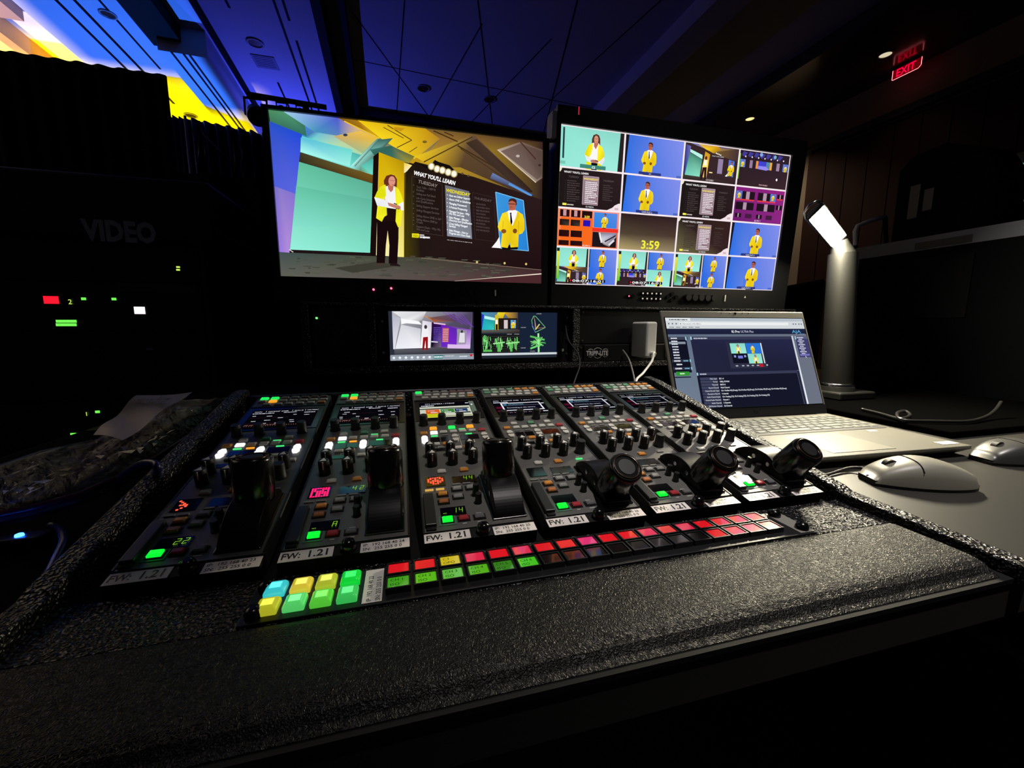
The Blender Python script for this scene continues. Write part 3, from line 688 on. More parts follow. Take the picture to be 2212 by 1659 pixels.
    # screen wall
    c.poly([(1095, 602), (1165, 518), (1600, 630), (2108, 800), (2104, 1330), (1210, 1236), (1085, 1228)], [S(34, 24, 16), S(30, 20, 14), S(36, 24, 22), S(44, 26, 28), S(32, 14, 18), S(34, 22, 20), S(70, 60, 8)])
    c.poly([(1160, 520), (1270, 560), (1310, 505), (1340, 520), (1420, 545), (1480, 600), (1300, 590)], S(18, 12, 10))
    for x, y in ((1285, 553), (1327, 572), (1367, 582), (1410, 596), (1453, 608)):
        c.ell(x, y, 26, 28, S(190, 170, 110)); c.ell(x, y, 18, 21, S(255, 252, 235))
    for x, y in ((1515, 606), (1560, 622), (1608, 593)): c.ell(x, y, 9, 8, S(90, 70, 56))
    c.text("WHAT YOU'LL LEARN", 1151, 612, 42, S(252, 250, 250), dx=(257, 66), sx=.76, bold=2.5)
    for q, col in (([(1140, 625), (1365, 685), (1370, 1068), (1142, 1035)], S(70, 56, 56)), ([(1590, 745), (1750, 785), (1768, 1112), (1612, 1092)], S(56, 44, 44))): c.path(q, 3, col, True)
    g = S(100, 88, 86)
    c.text('TUESDAY', 1255, 692, 34, S(140, 128, 124), 'c', (104, 26), bold=1.2)
    for i, s_ in enumerate(('Tech Talks - OEM &', 'Facilities', 'Selling our Full Stack', 'Life Cycle Solutions', 'and Qualifications', 'Selling Support Services', 'Selling Managed Services', 'Selling Above ONE to Sell', 'Selling Above ONE by', 'Create', '', 'Support Deals - Why We', 'Win and Lose')):
        y = (712, 734, 762, 794, 816, 850, 884, 924, 952, 972, 0, 1004, 1026)[i]
        if s_: c.text(s_, 1172, y, 23, g, dx=(180, 28), sx=.76)
        if s_ and s_[0] != 'F' and s_[0] != 'a' and s_[0] != 'W': c.ell(1152, y - 20, 4, 4, g, 6)
    c.poly([(1386, 690), (1566, 738), (1588, 1120 - 28), (1402, 1070)], [S(112, 114, 124), S(108, 110, 122), S(132, 136, 148), S(140, 146, 160)])
    c.text('WEDNESDAY', 1480, 757, 34, S(238, 222, 30), 'c', (130, 27), sx=.88, bold=1.8)
    for i, (s_, y) in enumerate((('How we Deliver Support', 778), ('Above ONE to Salesforce', 806), ('Managing Framework', 836), ('3-Pointed Prospecting', 864), ('Managed Services - Why', 894), ('We Win and Lose', 913), ('Sales Manage - Effective', 940), ('Discovery and Qualification', 960), ('Cross Selling Managed', 986), ('Services', 1004), ('Sales Manage - How to', 1036), ('Progress and Close Deals', 1056))):
        c.text(s_, 1415, y - 4, 22, S(244, 246, 250), dx=(150, 26), sx=.7, bold=1)
        if i in (0, 1, 2, 3, 4, 6, 8, 10): c.ell(1403, y - 14, 4, 4, S(244, 246, 250), 6)
    c.text('THURSDAY', 1666, 807, 26, S(104, 92, 92), 'c', (88, 16))
    for i in range(9):
        c.words(1618, 830 + i * 24, 1618 + (100 if i % 3 else 70), 14, S(70, 56, 56), i, .13); c.ell(1604, 825 + i * 24, 3, 3, S(70, 56, 56), 5)
    c.poly([(1140, 1050), (1190, 1052), (1196, 1060), (1190, 1084), (1140, 1080)], S(236, 224, 20)); c.text('YES!', 1165, 1076, 22, S(30, 24, 10), 'c', (1, .06))
    c.words(1198, 1062, 1232, 10, S(230, 226, 226), 2, .06); c.words(1198, 1078, 1274, 16, S(250, 246, 250), 4, .06); c.words(1402, 1098, 1588, 5, S(190, 180, 184), 7, .12)
    c.poly([(1762, 743), (1968, 805), (2008, 1180), (1798, 1160)], [S(60, 150, 220), S(50, 140, 216), S(40, 130, 214), S(44, 150, 224)])
    c.path([(1762, 743), (1968, 805), (2008, 1180), (1798, 1160)], 5, S(130, 200, 240), True)
    c.poly([(1733, 1155), (1770, 1110), (1790, 1075), (1802, 1160)], CW)
    man(c, 1886, 790, 372)
    # floor
    c.poly([(152, 1192), (880, 1222), (1290, 1232), (2104, 1322), (2103, 1428), (163, 1374)], [S(66, 82, 80), S(70, 74, 60), S(80, 72, 58), S(66, 40, 44), S(84, 44, 50), S(96, 96, 88)])
    rg = random.Random(3)
    for i in range(110):
        x = rg.uniform(190, 1900); y = rg.uniform(1215 + max(0, (x - 1290) * .11), 1370); L = rg.uniform(20, 70); k = rg.uniform(.75, 1.2)
        c.poly([(x, y), (x + L, y + 2), (x + L * .8, y + 9), (x - L * .1, y + 6)], [S(74 * k, 78 * k, 64 * k)] * 4)
    c.poly([(560, 1310), (880, 1262), (1060, 1290), (700, 1345)], [S(60, 60, 50)] * 4)
    c.poly([(1449, 1410), (2103, 1350), (2103, 1428), (1500, 1413)], [S(74, 40, 44)] * 4); c.line((1449, 1410), (2103, 1351), 8, S(240, 226, 206)); c.line((1210, 1234), (2104, 1322), 3, S(150, 130, 110))
    for x, y in ((1624, 1264), (1830, 1272), (1990, 1278)): c.ell(x, y, 8, 9, S(220, 200, 120))
    c.line((225, 1172), (256, 1192), 6, S(220, 220, 210))
    # the woman on stage
    c.poly([(880, 940), (1042, 930), (1040, 1090), (1030, 1275), (966, 1275), (972, 1140), (960, 1030), (946, 1140), (938, 1272), (876, 1272), (880, 1080)], S(24, 10, 12))
    c.poly([(955, 850), (1045, 840), (1046, 960), (880, 960), (900, 900)], S(30, 14, 14))
    c.poly([(884, 1272), (922, 1274), (926, 1296), (882, 1298)], S(70, 56, 50)); c.poly([(976, 1272), (1024, 1274), (1054, 1290), (1052, 1297), (976, 1290)], S(34, 20, 22))
    hr = S(104, 46, 30)
    c.poly([(935, 690), (932, 660), (950, 625), (985, 614), (1012, 622), (1030, 650), (1028, 712), (1010, 716), (960, 700)], hr)
    c.poly([(950, 690), (1010, 700), (1024, 740), (1020, 870), (950, 860), (936, 760)], [S(246, 240, 240), S(240, 236, 240), S(250, 250, 250), S(250, 250, 250), S(236, 236, 240), S(240, 240, 240)])
    c.poly([(960, 690), (1006, 694), (1000, 730), (984, 746), (966, 724)], S(190, 110, 90))
    c.ell(992, 664, 26, 37, S(222, 150, 130)); c.line((972, 656), (1014, 662), 4, S(170, 110, 100)); c.line((992, 690), (1006, 692), 4, S(170, 60, 60)); c.poly([(940, 700), (938, 650), (962, 625), (985, 622), (966, 650), (962, 700)], hr)
    Y0, Y1 = S(224, 224, 20), S(246, 240, 40)
    c.poly([(945, 688), (905, 705), (880, 745), (860, 790), (930, 800), (948, 770)], [Y1, Y0, Y1, Y0, Y1, Y0])
    c.poly([(1014, 700), (1040, 720), (1062, 760), (1076, 815), (1040, 850), (1022, 840)], [Y0, Y1, Y0, Y1, Y0, Y1])
    c.poly([(860, 782), (930, 800), (970, 826), (985, 850), (960, 858), (882, 846)], [S(250, 250, 250), S(240, 240, 244), S(226, 230, 240), S(240, 240, 240), S(250, 250, 250), S(230, 234, 240)])
    c.poly([(1040, 835), (1078, 815), (1080, 880), (1062, 884)], S(244, 244, 246))
    c.poly([(884, 850), (952, 856), (955, 915), (935, 928), (916, 965), (874, 938)], [Y1, Y0, Y0, Y1, Y0, Y1])
    c.poly([(1024, 868), (1068, 880), (1070, 900), (1058, 996), (1036, 1006), (1018, 960)], [Y0, Y1, Y0, Y1, Y0, Y1])
    c.poly([(960, 822), (1000, 832), (1056, 850), (1056, 872), (1010, 862), (968, 846)], S(196, 128, 110)); c.line((1006, 828), (1030, 836), 7, S(30, 20, 20))

def multi_picture(c0):
    c0.rect(0, 0, 1, 1, S(250, 236, 240))
    def cell(r, q): 
        e = .0035; c0.cnt[0] = 2
        return c0.tile(q / 4 + e, r / 4 + e * 1.6, (q + 1) / 4 - e, (r + 1) / 4 - e * 1.6)
    t = cell(0, 0); teal_woman(t, 8.8, .9, 8.3); t.rect(.5, .3, .95, 7.2, S(40, 60, 66)); t.rect(5.0, 8.1, 11.6, 9, (.05, .25, .2, 1)); t.text('C2', 8.4, 8.85, .7, CW, 'c', bold=.05); t.rect(0, 7.8, 1.3, 8.5, S(120, 200, 180))
    t = cell(0, 1); blue_man(t, cap='C1')
    stage = cell(0, 2); stage_mini(stage); stage.text('C3 ROBO', 8.0, 8.8, .55, S(250, 230, 230), 'c'); venue(cell(0, 3))
    slide(cell(1, 0)); blue_man(cell(1, 1), cap='CAM OUT 2'); slide(cell(1, 2))
    p = cell(1, 3); p.grad(0, 0, 16, 9, S(132, 34, 124), S(150, 36, 128), S(140, 40, 130), S(110, 30, 110))
    def thumb(x0, y0, x1, y1, ml=0, mr=0, red=False):
        p.rect(x0, y0, x1, y1, S(34, 20, 30)); w_ = x1 - x0
        if ml: q = p.tile(x0, y0, x0 + w_ * .32, y1); q.rect(0, 0, 16, 9, S(90, 120, 210)); man(p, x0 + w_ * .17, y0 + .05, (y1 - y0) * .9)
        if mr: q = p.tile(x1 - w_ * .32, y0, x1, y1); q.rect(0, 0, 16, 9, S(90, 120, 210)); man(p, x1 - w_ * .16, y0 + .05, (y1 - y0) * .9)
        cx = x0 + w_ * (.62 if ml else .38 if mr else .5); p.rect(cx - w_ * .09, y0 + .05, cx + w_ * .1, y1 - .05, S(180, 150, 170))
        if red: p.rect(x0, y1 - .02, x1, y1 + .35, S(226, 60, 70))
    thumb(.2, 1.0, 6.2, 3.1, 1, 0, True); thumb(7.2, 1.0, 13.2, 3.1, 0, 1, True); thumb(13.6, 1.0, 15.6, 2.2, red=True); thumb(.4, 3.9, 6.2, 5.9); thumb(7.2, 3.9, 13.2, 5.9); thumb(13.6, 3.9, 15.6, 5.2)
    for x in (.6, 4.0, 7.4, 10.8): thumb(x, 6.9, x + 1.9, 8.0)
    p.text('E2 MV 1', 8, 8.8, .6, CW, 'c'); p.rect(3.8, 6.9, 5.8, 8.1, S(70, 30, 66)); p.rect(10.6, 6.9, 12.7, 8.1, S(70, 30, 66))
    o = cell(2, 0); o.grad(0, 0, 16, 9, S(250, 150, 110), S(250, 150, 130), S(250, 110, 60), S(250, 112, 40)); o.rect(.8, 2.0, 9, 8.9, S(248, 106, 30)); o.rect(9, 4.1, 16, 5, S(240, 50, 40))
    for x0, y0, x1, y1 in ((.5, .2, 2.9, 1.9), (3.3, .2, 5.7, 1.9), (6.1, .2, 8.8, 1.9), (.5, 2.5, 2.9, 4.0), (3.3, 2.5, 5.7, 4.0), (.4, 5.1, 3.0, 6.7), (3.4, 5.1, 6.3, 6.7), (.4, 7.6, 3.0, 8.8), (3.4, 7.6, 6.5, 8.8)): o.grad(x0, y0, x1, y1, S(24, 14, 14), S(30, 18, 18), S(70, 60, 54) if 2 < y0 < 3 else S(60, 12, 16), S(20, 10, 12))
    o.rect(1.3, .25, 2.1, 1.7, S(200, 150, 160)); o.rect(4.1, .25, 4.9, 1.7, S(200, 150, 160)); o.text('3:59', 7.4, 1.85, .8, S(246, 220, 60), 'c', bold=.06)
    o.rect(6.5, 2.4, 8.4, 3.9, S(40, 20, 180)); q = o.tile(9.3, .3, 15.5, 4.0); q.grad(0, 0, 16, 9, S(60, 140, 226), S(90, 140, 230), S(70, 130, 226), S(40, 130, 230)); man(q, 7.5, .4, 8.8)
    o.rect(9.1, 5.1, 15.6, 8.8, S(30, 22, 26)); o.poly([(10.6, 5.1), (15.5, 5.1), (15.5, 6), (13.8, 8.6), (12.2, 8.2), (11.2, 7)], [S(120, 110, 120), S(130, 130, 170), S(200, 190, 200), S(150, 130, 130), S(60, 40, 40), S(220, 220, 230)])
    o.line((12.5, 7.4), (15.4, 5.7), .3, S(30, 24, 30)); o.line((11, 5.2), (11.6, 7.7), .3, CW); o.line((13.6, 8.2), (15, 6.9), .5, S(226, 226, 236)); o.text('E2 MV 2', 7.6, 8.85, .55, CW, 'c')
    m_ = cell(2, 1); m_.grad(0, 0, 16, 5, S(46, 30, 30), S(48, 30, 32), S(76, 58, 50), S(80, 68, 52)); m_.grad(0, 5, 16, 9, S(80, 68, 52), S(76, 58, 50), S(150, 132, 100), S(180, 160, 110)); m_.text('3:59', 6.0, 8.5, 3.0, S(246, 240, 60), sx=1.05, bold=.12)
    slide(cell(2, 2), glow=True); blue_man(cell(2, 3), x=8.6, top=1.2, H=7.8)
    quad(cell(3, 0), 0); quad(cell(3, 1), 1); quad(cell(3, 2), 2); blue_man(cell(3, 3), x=8.6, top=1.0, H=8.0)

mL, W, H, a, c = monitor('large left production monitor showing a woman in a yellow shawl on a stage', -.268, .334, .2345, .617, -.2555, .2865, .575, .3234, .0, left_picture, yaw=-.011)
# its dim button row
K_LED_R = mat('led_red', S(40, 0, 0), emit=(1, .1, .2), estr=4.0)
K_LED_G = mat('led_green', S(0, 30, 0), emit=(.2, 1, .25), estr=1.6)
K_BTN = mat('button_dark', S(15, 15, 15), .3)
K_BTNL = mat('button_mark', S(150, 150, 140), .4, emit=S(255, 240, 220), estr=.55, nosample=True)
K_KNOB = mat('knob_black', S(8, 8, 8), .5)
def btn(t, name, x, z, r, m, d=.004, dot=None, y=-.004):
    b = MB(); b.cyl((x, y, z), (x, y - d, z), r, m, 12)
    if dot: b.cyl((x, y - d, z), (x, y - d - .0006, z), r * .42, dot, 8)
    return b.build(name, t)
btn(mL, 'power_led', .197, .0285, .0022, K_LED_R); btn(mL, 'status_led', .2345, .032, .0022, K_LED_R)
for i in range(4):
    for j in range(2): btn(mL, 'button', .252 + i * .0125, .032 - j * .013, .004, K_BTN)
for i in range(5): btn(mL, 'knob', .36 + i * .017, .028, .0055, K_KNOB, .008)
b = MB(); b.box(.47, -.006, .02, .4735, -.004, .034, K_WHITE); b.build('card_tab', mL)

mR, W, H, a, c = monitor('larger right production monitor showing a sixteen window grid of camera views', .346, 1.074, .2345, .684, .356, .287, .671, .359, .059, multi_picture)
b = MB()
b.text('plura', (.028, -.0045, .434), (1, 0, 0), (0, 0, 1), .021, mat('logo_grey', S(44, 44, 46), .4), sx=1.1); b.box(.0505, -.0055, .4335, .0525, -.0045, .450, mat('logo_red', S(120, 10, 20), .4, emit=(1, .05, .1), estr=.5)); b.build('brand_lettering', mR)
btn(mR, 'power_led', .213, .0275, .0042, K_BTN, dot=K_LED_R); btn(mR, 'button', .2255, .0275, .005, K_BTN)
for i in range(5):
    for j in range(2): btn(mR, 'square_button', .2535 + i * .0133, .0355 - j * .0135, .0052, K_BTN, dot=K_BTNL)
for dx, dz in ((-.013, 0), (.013, 0), (0, .008), (0, -.008)): btn(mR, 'arrow_button', .343 + dx, .0275 + dz, .005, K_BTN)
for i in range(5): btn(mR, 'knob', .389 + i * .0205, .0275, .0088, K_KNOB, .012)
b = MB(); b.box(.512, -.007, .019, .5155, -.004, .0365, K_WHITE); b.build('card_tab', mR)
b = MB(); b.prism([(.58, .03), (.586, .03), (.583, .036)], 'y', -.0046, -.004, K_WHITE); b.build('triangle_mark', mR)
b = MB(); b.box(-.012, -.004, .38, -.001, .03, .435, mat('grey_bracket', S(120, 120, 140), .5)); b.build('side_bracket', mR)  # grey strip stands for the light on the monitor's own side

# ---- dual small monitor unit in the left bay
rk = empty('rack_monitor_unit', (-.068, .63, .0935), 'rack unit with two small lit screens in the left bay under the large monitors', 'monitor')
def rb(mbx, x0, z0, x1, z1, y0, y1, m): mbx.box(x0, y0, z0, x1, y1, z1, m)
b = MB(); rb(b, .02, .002, .45, .13, .02, .2, K_BODY); rb(b, 0, 0, .468, .1325, .016, .021, K_METAL); b.build('housing', rk)
def small(pic, x0, x1, z0, z1, label):
    b = MB(); W_ = x1 - x0; H_ = z1 - z0
    for q in ((-.009, -.008, W_ + .009, 0), (-.009, H_, W_ + .009, H_ + .007), (-.009, 0, 0, H_), (W_, 0, W_ + .009, H_)): b.box(q[0], -.002, q[1], q[2], .006, q[3], K_GLOSS)
    fr = b.build('screen_frame', rk, loc=(x0, .004, z0)); tag(fr, label)
    cv = Canvas(lambda u, v, d: (u * W_, .0045 - d, (1 - v) * H_), W_, H_); pic(cv); cv.mb.build('display', fr)
def sm1(c):
    h = homography([(205, 175), (765, 178), (795, 515), (205, 512)]); c.rect(0, 0, 1, 1, S(40, 46, 60)); k = c.sub(h)
    G = lambda v, w_=0: S(v, v * (1 - w_), v)
    k.poly([(228, 176), (762, 178), (764, 440), (720, 475), (236, 470)], [S(190, 190, 196), S(80, 70, 100), S(150, 130, 160), S(70, 66, 70), S(90, 90, 96)])
    k.poly([(228, 176), (450, 176), (420, 235), (285, 260), (283, 215)], [S(236, 236, 240), S(216, 214, 220), S(170, 166, 170), S(250, 250, 250), S(220, 220, 226)])
    k.poly([(283, 222), (400, 240), (420, 262), (285, 250)], S(250, 250, 252)); k.poly([(285, 262), (415, 290), (410, 425), (240, 428)], [S(214, 214, 222), S(200, 200, 210), S(246, 246, 250), S(236, 238, 248)])
    k.poly([(228, 200), (282, 218), (238, 430), (228, 430)], [S(180, 182, 200), S(190, 190, 200), S(230, 230, 240), S(230, 230, 240)])
    k.poly([(425, 235), (488, 246), (480, 425), (410, 425)], [S(230, 226, 236), S(210, 200, 220), S(250, 250, 250), S(250, 250, 250)]); k.poly([(430, 200), (480, 215), (640, 190), (660, 240), (500, 245)], [S(240, 160, 80), S(120, 80, 70), S(90, 80, 110), S(80, 60, 90), S(180, 100, 60)])
    k.poly([(486, 246), (560, 262), (760, 300), (764, 432), (486, 420)], [S(40, 10, 50), S(60, 20, 110), S(150, 90, 200), S(220, 190, 240), S(20, 10, 20)])
    k.poly([(550, 262), (662, 290), (665, 425), (556, 420)], [S(110, 30, 190), S(90, 40, 170), S(120, 40, 200), S(100, 40, 190)]); k.rect(560, 285, 605, 385, S(180, 80, 100))
    for i in range(8): k.words(500, 285 + i * 14, 548, 7, S(110, 80, 200), i); k.words(565, 295 + i * 12, 602, 6, S(230, 190, 200), i + 9)
    k.poly([(660, 292), (730, 305), (730, 400), (668, 398)], S(150, 146, 160)); k.ell(696, 312, 8, 11, S(50, 48, 56)); k.poly([(682, 320), (716, 320), (722, 390), (678, 390)], S(226, 222, 232))
    k.poly([(600, 400), (764, 410), (764, 436), (600, 430)], S(220, 190, 236))
    for i in range(5): k.line((560 + i * 30, 180), (700 + i * 30, 260 + i * 6), 3, S(130, 60, 210))
    k.line((500, 252), (580, 262), 8, S(240, 200, 230)); k.poly([(236, 432), (764, 436), (764, 466), (236, 470)], [S(90, 92, 100), S(60, 50, 70), S(46, 40, 56), S(60, 62, 70)])
    k.poly([(430, 335), (462, 335), (462, 440), (450, 440), (446, 370), (436, 440), (424, 440)], S(150, 16, 24)); k.poly([(425, 285), (462, 285), (468, 345), (420, 350)], S(240, 240, 246)); k.ell(446, 278, 10, 14, S(60, 50, 50)); k.path([(485, 380), (530, 384)], 8, S(230, 220, 240))
    k.line((208, 474), (794, 474), 4, S(190, 200, 210)); k.poly([(206, 478), (794, 480), (795, 514), (206, 511)], S(150, 160, 172))
    for i in range(7): k.ell(230 + i * 41, 492, 9, 9, S(240, 244, 250), 8); k.words(216 + i * 41, 507, 244 + i * 41, 4, S(200, 206, 214), i)
    k.rect(505, 480, 570, 504, S(60, 130, 130)); k.words(508, 492, 568, 12, S(220, 240, 240), 1); k.words(585, 486, 650, 6, S(230, 230, 240), 1); k.ell(775, 484, 10, 10, S(200, 40, 50)); k.words(690, 492, 745, 6, S(250, 250, 250), 3)
def sm2(c):
    h = homography([(845, 180), (1365, 185), (1365, 490), (845, 495)]); c.rect(0, 0, 1, 1, S(24, 34, 54)); k = c.sub(h)
    k.grad(845, 182, 1095, 322, S(70, 150, 190), S(110, 80, 50), S(50, 44, 40), S(60, 66, 60))
    k.poly([(1000, 182), (1095, 184), (1095, 250), (1030, 220)], [S(220, 170, 40), S(90, 70, 60), S(80, 66, 60), S(160, 120, 50)]); k.poly([(960, 182), (1010, 183), (990, 230), (940, 215)], [S(230, 220, 40), S(240, 200, 20), S(220, 170, 20), S(120, 180, 120)])
    k.poly([(868, 205), (940, 220), (938, 238), (868, 225)], S(190, 246, 240)); k.poly([(850, 222), (936, 240), (934, 300), (850, 305)], [S(30, 160, 180), S(30, 160, 150), S(50, 200, 190), S(30, 180, 200)]); k.poly([(845, 190), (866, 200), (850, 305), (845, 305)], S(40, 60, 190))
    k.rect(940, 200, 962, 300, S(210, 190, 40)); k.rect(962, 222, 1092, 296, S(34, 24, 20)); k.rect(1000, 234, 1026, 292, S(210, 200, 200)); k.rect(1046, 234, 1082, 290, S(90, 170, 220)); man(k, 1064, 236, 55); k.rect(943, 232, 958, 262, CW); k.rect(945, 262, 957, 306, CK)
    k.grad(845, 300, 1108, 324, S(100, 100, 96), S(70, 60, 60), S(40, 30, 30), S(60, 60, 56))
    k.rect(850, 330, 1108, 458, S(24, 24, 26))
    for i in range(7): k.line((850, 345 + i * 17), (1108, 345 + i * 17), 1.6, S(70, 76, 60))
    rg = random.Random(11); gr = [S(110, 220, 110), S(90, 190, 90), S(160, 240, 150)]
    for cx, w_, n_ in ((885, 34, 26), (966, 34, 22), (1060, 44, 22)):
        for i in range(n_):
            x = cx + rg.uniform(-w_, w_) * .8; y = rg.uniform(345, 400) if cx > 900 else rg.uniform(335, 410); L = rg.uniform(20, 55); k.line((x, y), (x + rg.uniform(-6, 6), min(y + L, 452)), rg.uniform(2, 5), gr[i % 3])
    for cx, w_ in ((966, 40), (1060, 46)): k.line((cx - w_, 395), (cx + w_, 385), 8, gr[2])
    k.rect(862, 436, 918, 450, gr[1]); k.rect(955, 400, 975, 450, gr[1]); k.rect(1042, 400, 1058, 450, gr[1])
    k.path([(1202, 208), (1215, 208), (1240, 235), (1285, 285), (1216, 318), (1196, 280), (1190, 235), (1202, 208)], 4, S(110, 190, 130)); k.path([(1205, 212), (1222, 290), (1284, 286)], 3, S(190, 120, 90)); k.line((1192, 260), (1214, 318), 3, S(80, 90, 220)); k.line((1216, 300), (1244, 262), 7, S(226, 220, 70)); k.path([(1210, 230), (1216, 300), (1240, 262)], 2, S(220, 220, 200))
    for i in range(46):
        a_ = rg.uniform(0, 6.28); r_ = rg.uniform(8, 60); q = (1232 + r_ * math.cos(a_), 388 + r_ * .75 * math.sin(a_)); k.line((1236, 385), q, rg.uniform(2, 5), gr[i % 3])
    k.line((1236, 325), (1240, 455), 12, gr[2]); k.line((1180, 345), (1280, 370), 12, gr[1]); k.line((1182, 430), (1262, 400), 12, gr[0])
    for x, y in ((1115, 285), (1115, 425), (1180, 448), (1222, 192), (1020, 330), (1070, 330)): k.words(x, y, x + 34, 6, S(150, 150, 150), x)
    k.poly([(845, 460), (1365, 456), (1365, 470), (845, 476)], S(206, 214, 220)); k.poly([(845, 477), (1365, 471), (1365, 490), (845, 495)], S(34, 40, 50))
small(sm1, .026, .219, .011, .126 - .003, 'small left screen with a false colour picture')
small(sm2, .238, .432, .0125, .1235, 'small right screen with green waveform scopes')
for z in (.02, .06, .112): btn(rk, 'rack_screw', .462, z, .003, K_CHROME, .002, y=.015)
for z in (.03, .1): btn(rk, 'rack_screw', .012, z, .003, K_CHROME, .002, y=.015)
b = MB(); b.box(.004, .0135, .048, .012, .016, .088, mat('grey_label', S(90, 88, 86), .6)); b.build('label_strip', rk)
b = MB(); b.lathe([(.004, 0), (.004, .001)], (.449, .011, .03), (0, -1, 0), K_PRINT, 10); b.build('headphone_mark', rk)

# ---- right bay: blank panel and power strip
b = MB(); b.box(.4225, .632, .1395, .906, .636, .2265, K_METAL); bl = b.build('blank_rack_panel', bevel=.001)
tag(bl, 'plain black brushed blank rack panel above the power strip', 'rack panel')
for x, z in ((.431, .147), (.431, .219), (.898, .219)):
    b = MB(); b.cyl((x, .632, z), (x, .629, z), .0028, K_CHROME, 10); b.build('rack_screw', bl)
ps = empty('power_strip', (.4225, .63, .094), 'black rack power strip with a white maker mark and outlets, below the blank panel', 'power strip')
b = MB(); b.box(.012, -.004, .001, .47, .05, .042, K_METAL); b.box(0, .002, 0, .4835, .006, .0435, K_METAL); b.build('housing', ps, bevel=.001)
b = MB()
b.lathe([(.011, 0), (.011, .0004)], (.030, -.0046, .0215), (0, -1, 0), K_WHITE, 20); b.lathe([(.0095, 0), (.0095, .0006)], (.030, -.0047, .0215), (0, -1, 0), K_MATT, 20)
b.lathe([(.014, 0), (.014, .0004)], (.05, -.0046, .0215), (0, -1, 0), K_WHITE, 20); b.lathe([(.0125, 0), (.0125, .0006)], (.05, -.0047, .0215), (0, -1, 0), K_MATT, 20)
b.lathe([(.011, 0), (.011, .0004)], (.072, -.0046, .0215), (0, -1, 0), K_WHITE, 20); b.lathe([(.0095, 0), (.0095, .0006)], (.072, -.0047, .0215), (0, -1, 0), K_MATT, 20)
b.box(.016, -.0056, .0135, .087, -.0052, .0295, K_MATT)
b.text('TRIPP-LITE', (.0175, -.006, .0155), (1, 0, 0), (0, 0, 1), .0165, K_WHITE, sx=.80, bold=.035); b.build('maker_mark', ps)
for x in (.165, .21, .262, .308, .354, .4, .446):
    b = MB(); b.box(x - .014, -.0065, .006, x + .014, -.004, .037, K_MATT)
    b.box(x - .0075, -.0068, .02, x - .0055, -.0065, .029, K_SLOT); b.box(x + .0045, -.0068, .02, x + .0065, -.0065, .029, K_SLOT); b.cyl((x, -.0065, .0125), (x, -.0068, .0125), .003, K_SLOT, 10); b.build('outlet', ps)
btn(ps, 'rack_screw', .005, .036, .0028, K_CHROME, .003, y=.002); btn(ps, 'rack_screw', .005, .008, .0028, K_CHROME, .003, y=.002)
ad = empty('power_adapter', (.566, .553, .106), 'white block power adapter plugged into the power strip', 'power adapter')
b = MB(); b.box(0, 0, 0, .030, .07, .089, K_WHITE); b.build('body', ad, bevel=.005, seg=3)
b = MB(); b.box(.008, .07, .03, .010, .077, .038, K_CHROME); b.box(.018, .07, .03, .02, .077, .038, K_CHROME); b.build('prong', ad)
b = MB(); b.cyl((.016, -.014, .012), (.016, .002, .012), .0045, K_WHITE, 12); b.build('cable_plug', ad)
def cable(name, label, pts, r, m, grp=None):
    P = []; n = len(pts); pts = [Vector(p) for p in pts]
    for i in range(n - 1):
        p0 = pts[max(i - 1, 0)]; p1 = pts[i]; p2 = pts[i + 1]; p3 = pts[min(i + 2, n - 1)]
        for k in range(6):
            t_ = k / 6
            P.append(.5 * ((2 * p1) + (p2 - p0) * t_ + (2 * p0 - 5 * p1 + 4 * p2 - p3) * t_ ** 2 + (3 * p1 - p0 - 3 * p2 + p3) * t_ ** 3))
    P.append(pts[-1])
    b = MB(); b.tube(P, r, m, 10)
    return tag(b.build(name), label, 'cable', grp)
cable('white_cable', 'white cable looping down from the power adapter behind the console', [(.582, .54, .118), at(1412, 762, y=.53), at(1408, 780, y=.52), at(1390, 805, y=.5), at(1374, 826, y=.47), (.50, .44, .02)], .0028, K_WHITE)
cable('grey_cable', 'thin grey cable dropping from the power strip left of the adapter', [(.545, .622, .115), at(1346, 757, y=.6), at(1358, 775, y=.56), at(1366, 800, y=.52), at(1371, 824, y=.49), (.49, .46, .02)], .002, mat('grey_cord', S(120, 118, 112), .4))
cable('black_cord', 'thin black cord hanging from the small monitor unit', [(.388, .64, .185), at(1228, 735, y=.6), at(1249, 765, y=.58), at(1252, 790, y=.56), at(1244, 815, y=.52), (.33, .48, .02)], .0018, K_RUBBER)
# dark unit left of the bays
b = MB(); b.box(-.2, .632, .097, -.088, .66, .225, K_BODY); 
du = b.build('dark_rack_box', bevel=.002); tag(du, 'small dark box in the left end of the shelf with one green light', 'equipment box')
b = MB(); p = at(648, 697, y=.631); b.cyl((-.19, .632, .2), (-.19, .629, .2), .0022, K_LED_G, 8); b.build('status_light', du)
# ================================================================ the control console
TILT = R(11.86)
CT, ST = math.cos(TILT), math.sin(TILT)
PITCH_X = 0.11342
def slope(x, s, h=0.0):     # point on / above the sloping panel plane
    return Vector((x, s * CT - h * ST, s * ST + h * CT))
case = empty('console_case', (0.1, 0.1, TZ), 'black textured wedge shaped case holding the six camera control panels', 'console case')
off = Vector((0.1, 0.1, TZ))
def cpart(name, mb, bevel=0):
    mb.v = [tuple(Vector(v) - off) for v in mb.v]; o = mb.build(name, case, bevel=bevel); return o
def side(x0, x1):
    b = MB(); b.prism([(-.15, TZ), (.39, TZ), (.39, .0835), (.355, .0795), (.0, .0045), (-.01, .0005), (-.15, -.0035)], 'x', x0, x1, K_TEX); return b
XL, XR = -.2500, .4565
cpart('side_wall', side(XL - .018, XL), .002); cpart('side_wall', side(XR, XR + .018), .002)
b = MB(); b.box(XL, -.146, TZ, XR, .39, TZ + .004, K_MATT); cpart('base_tray', b)
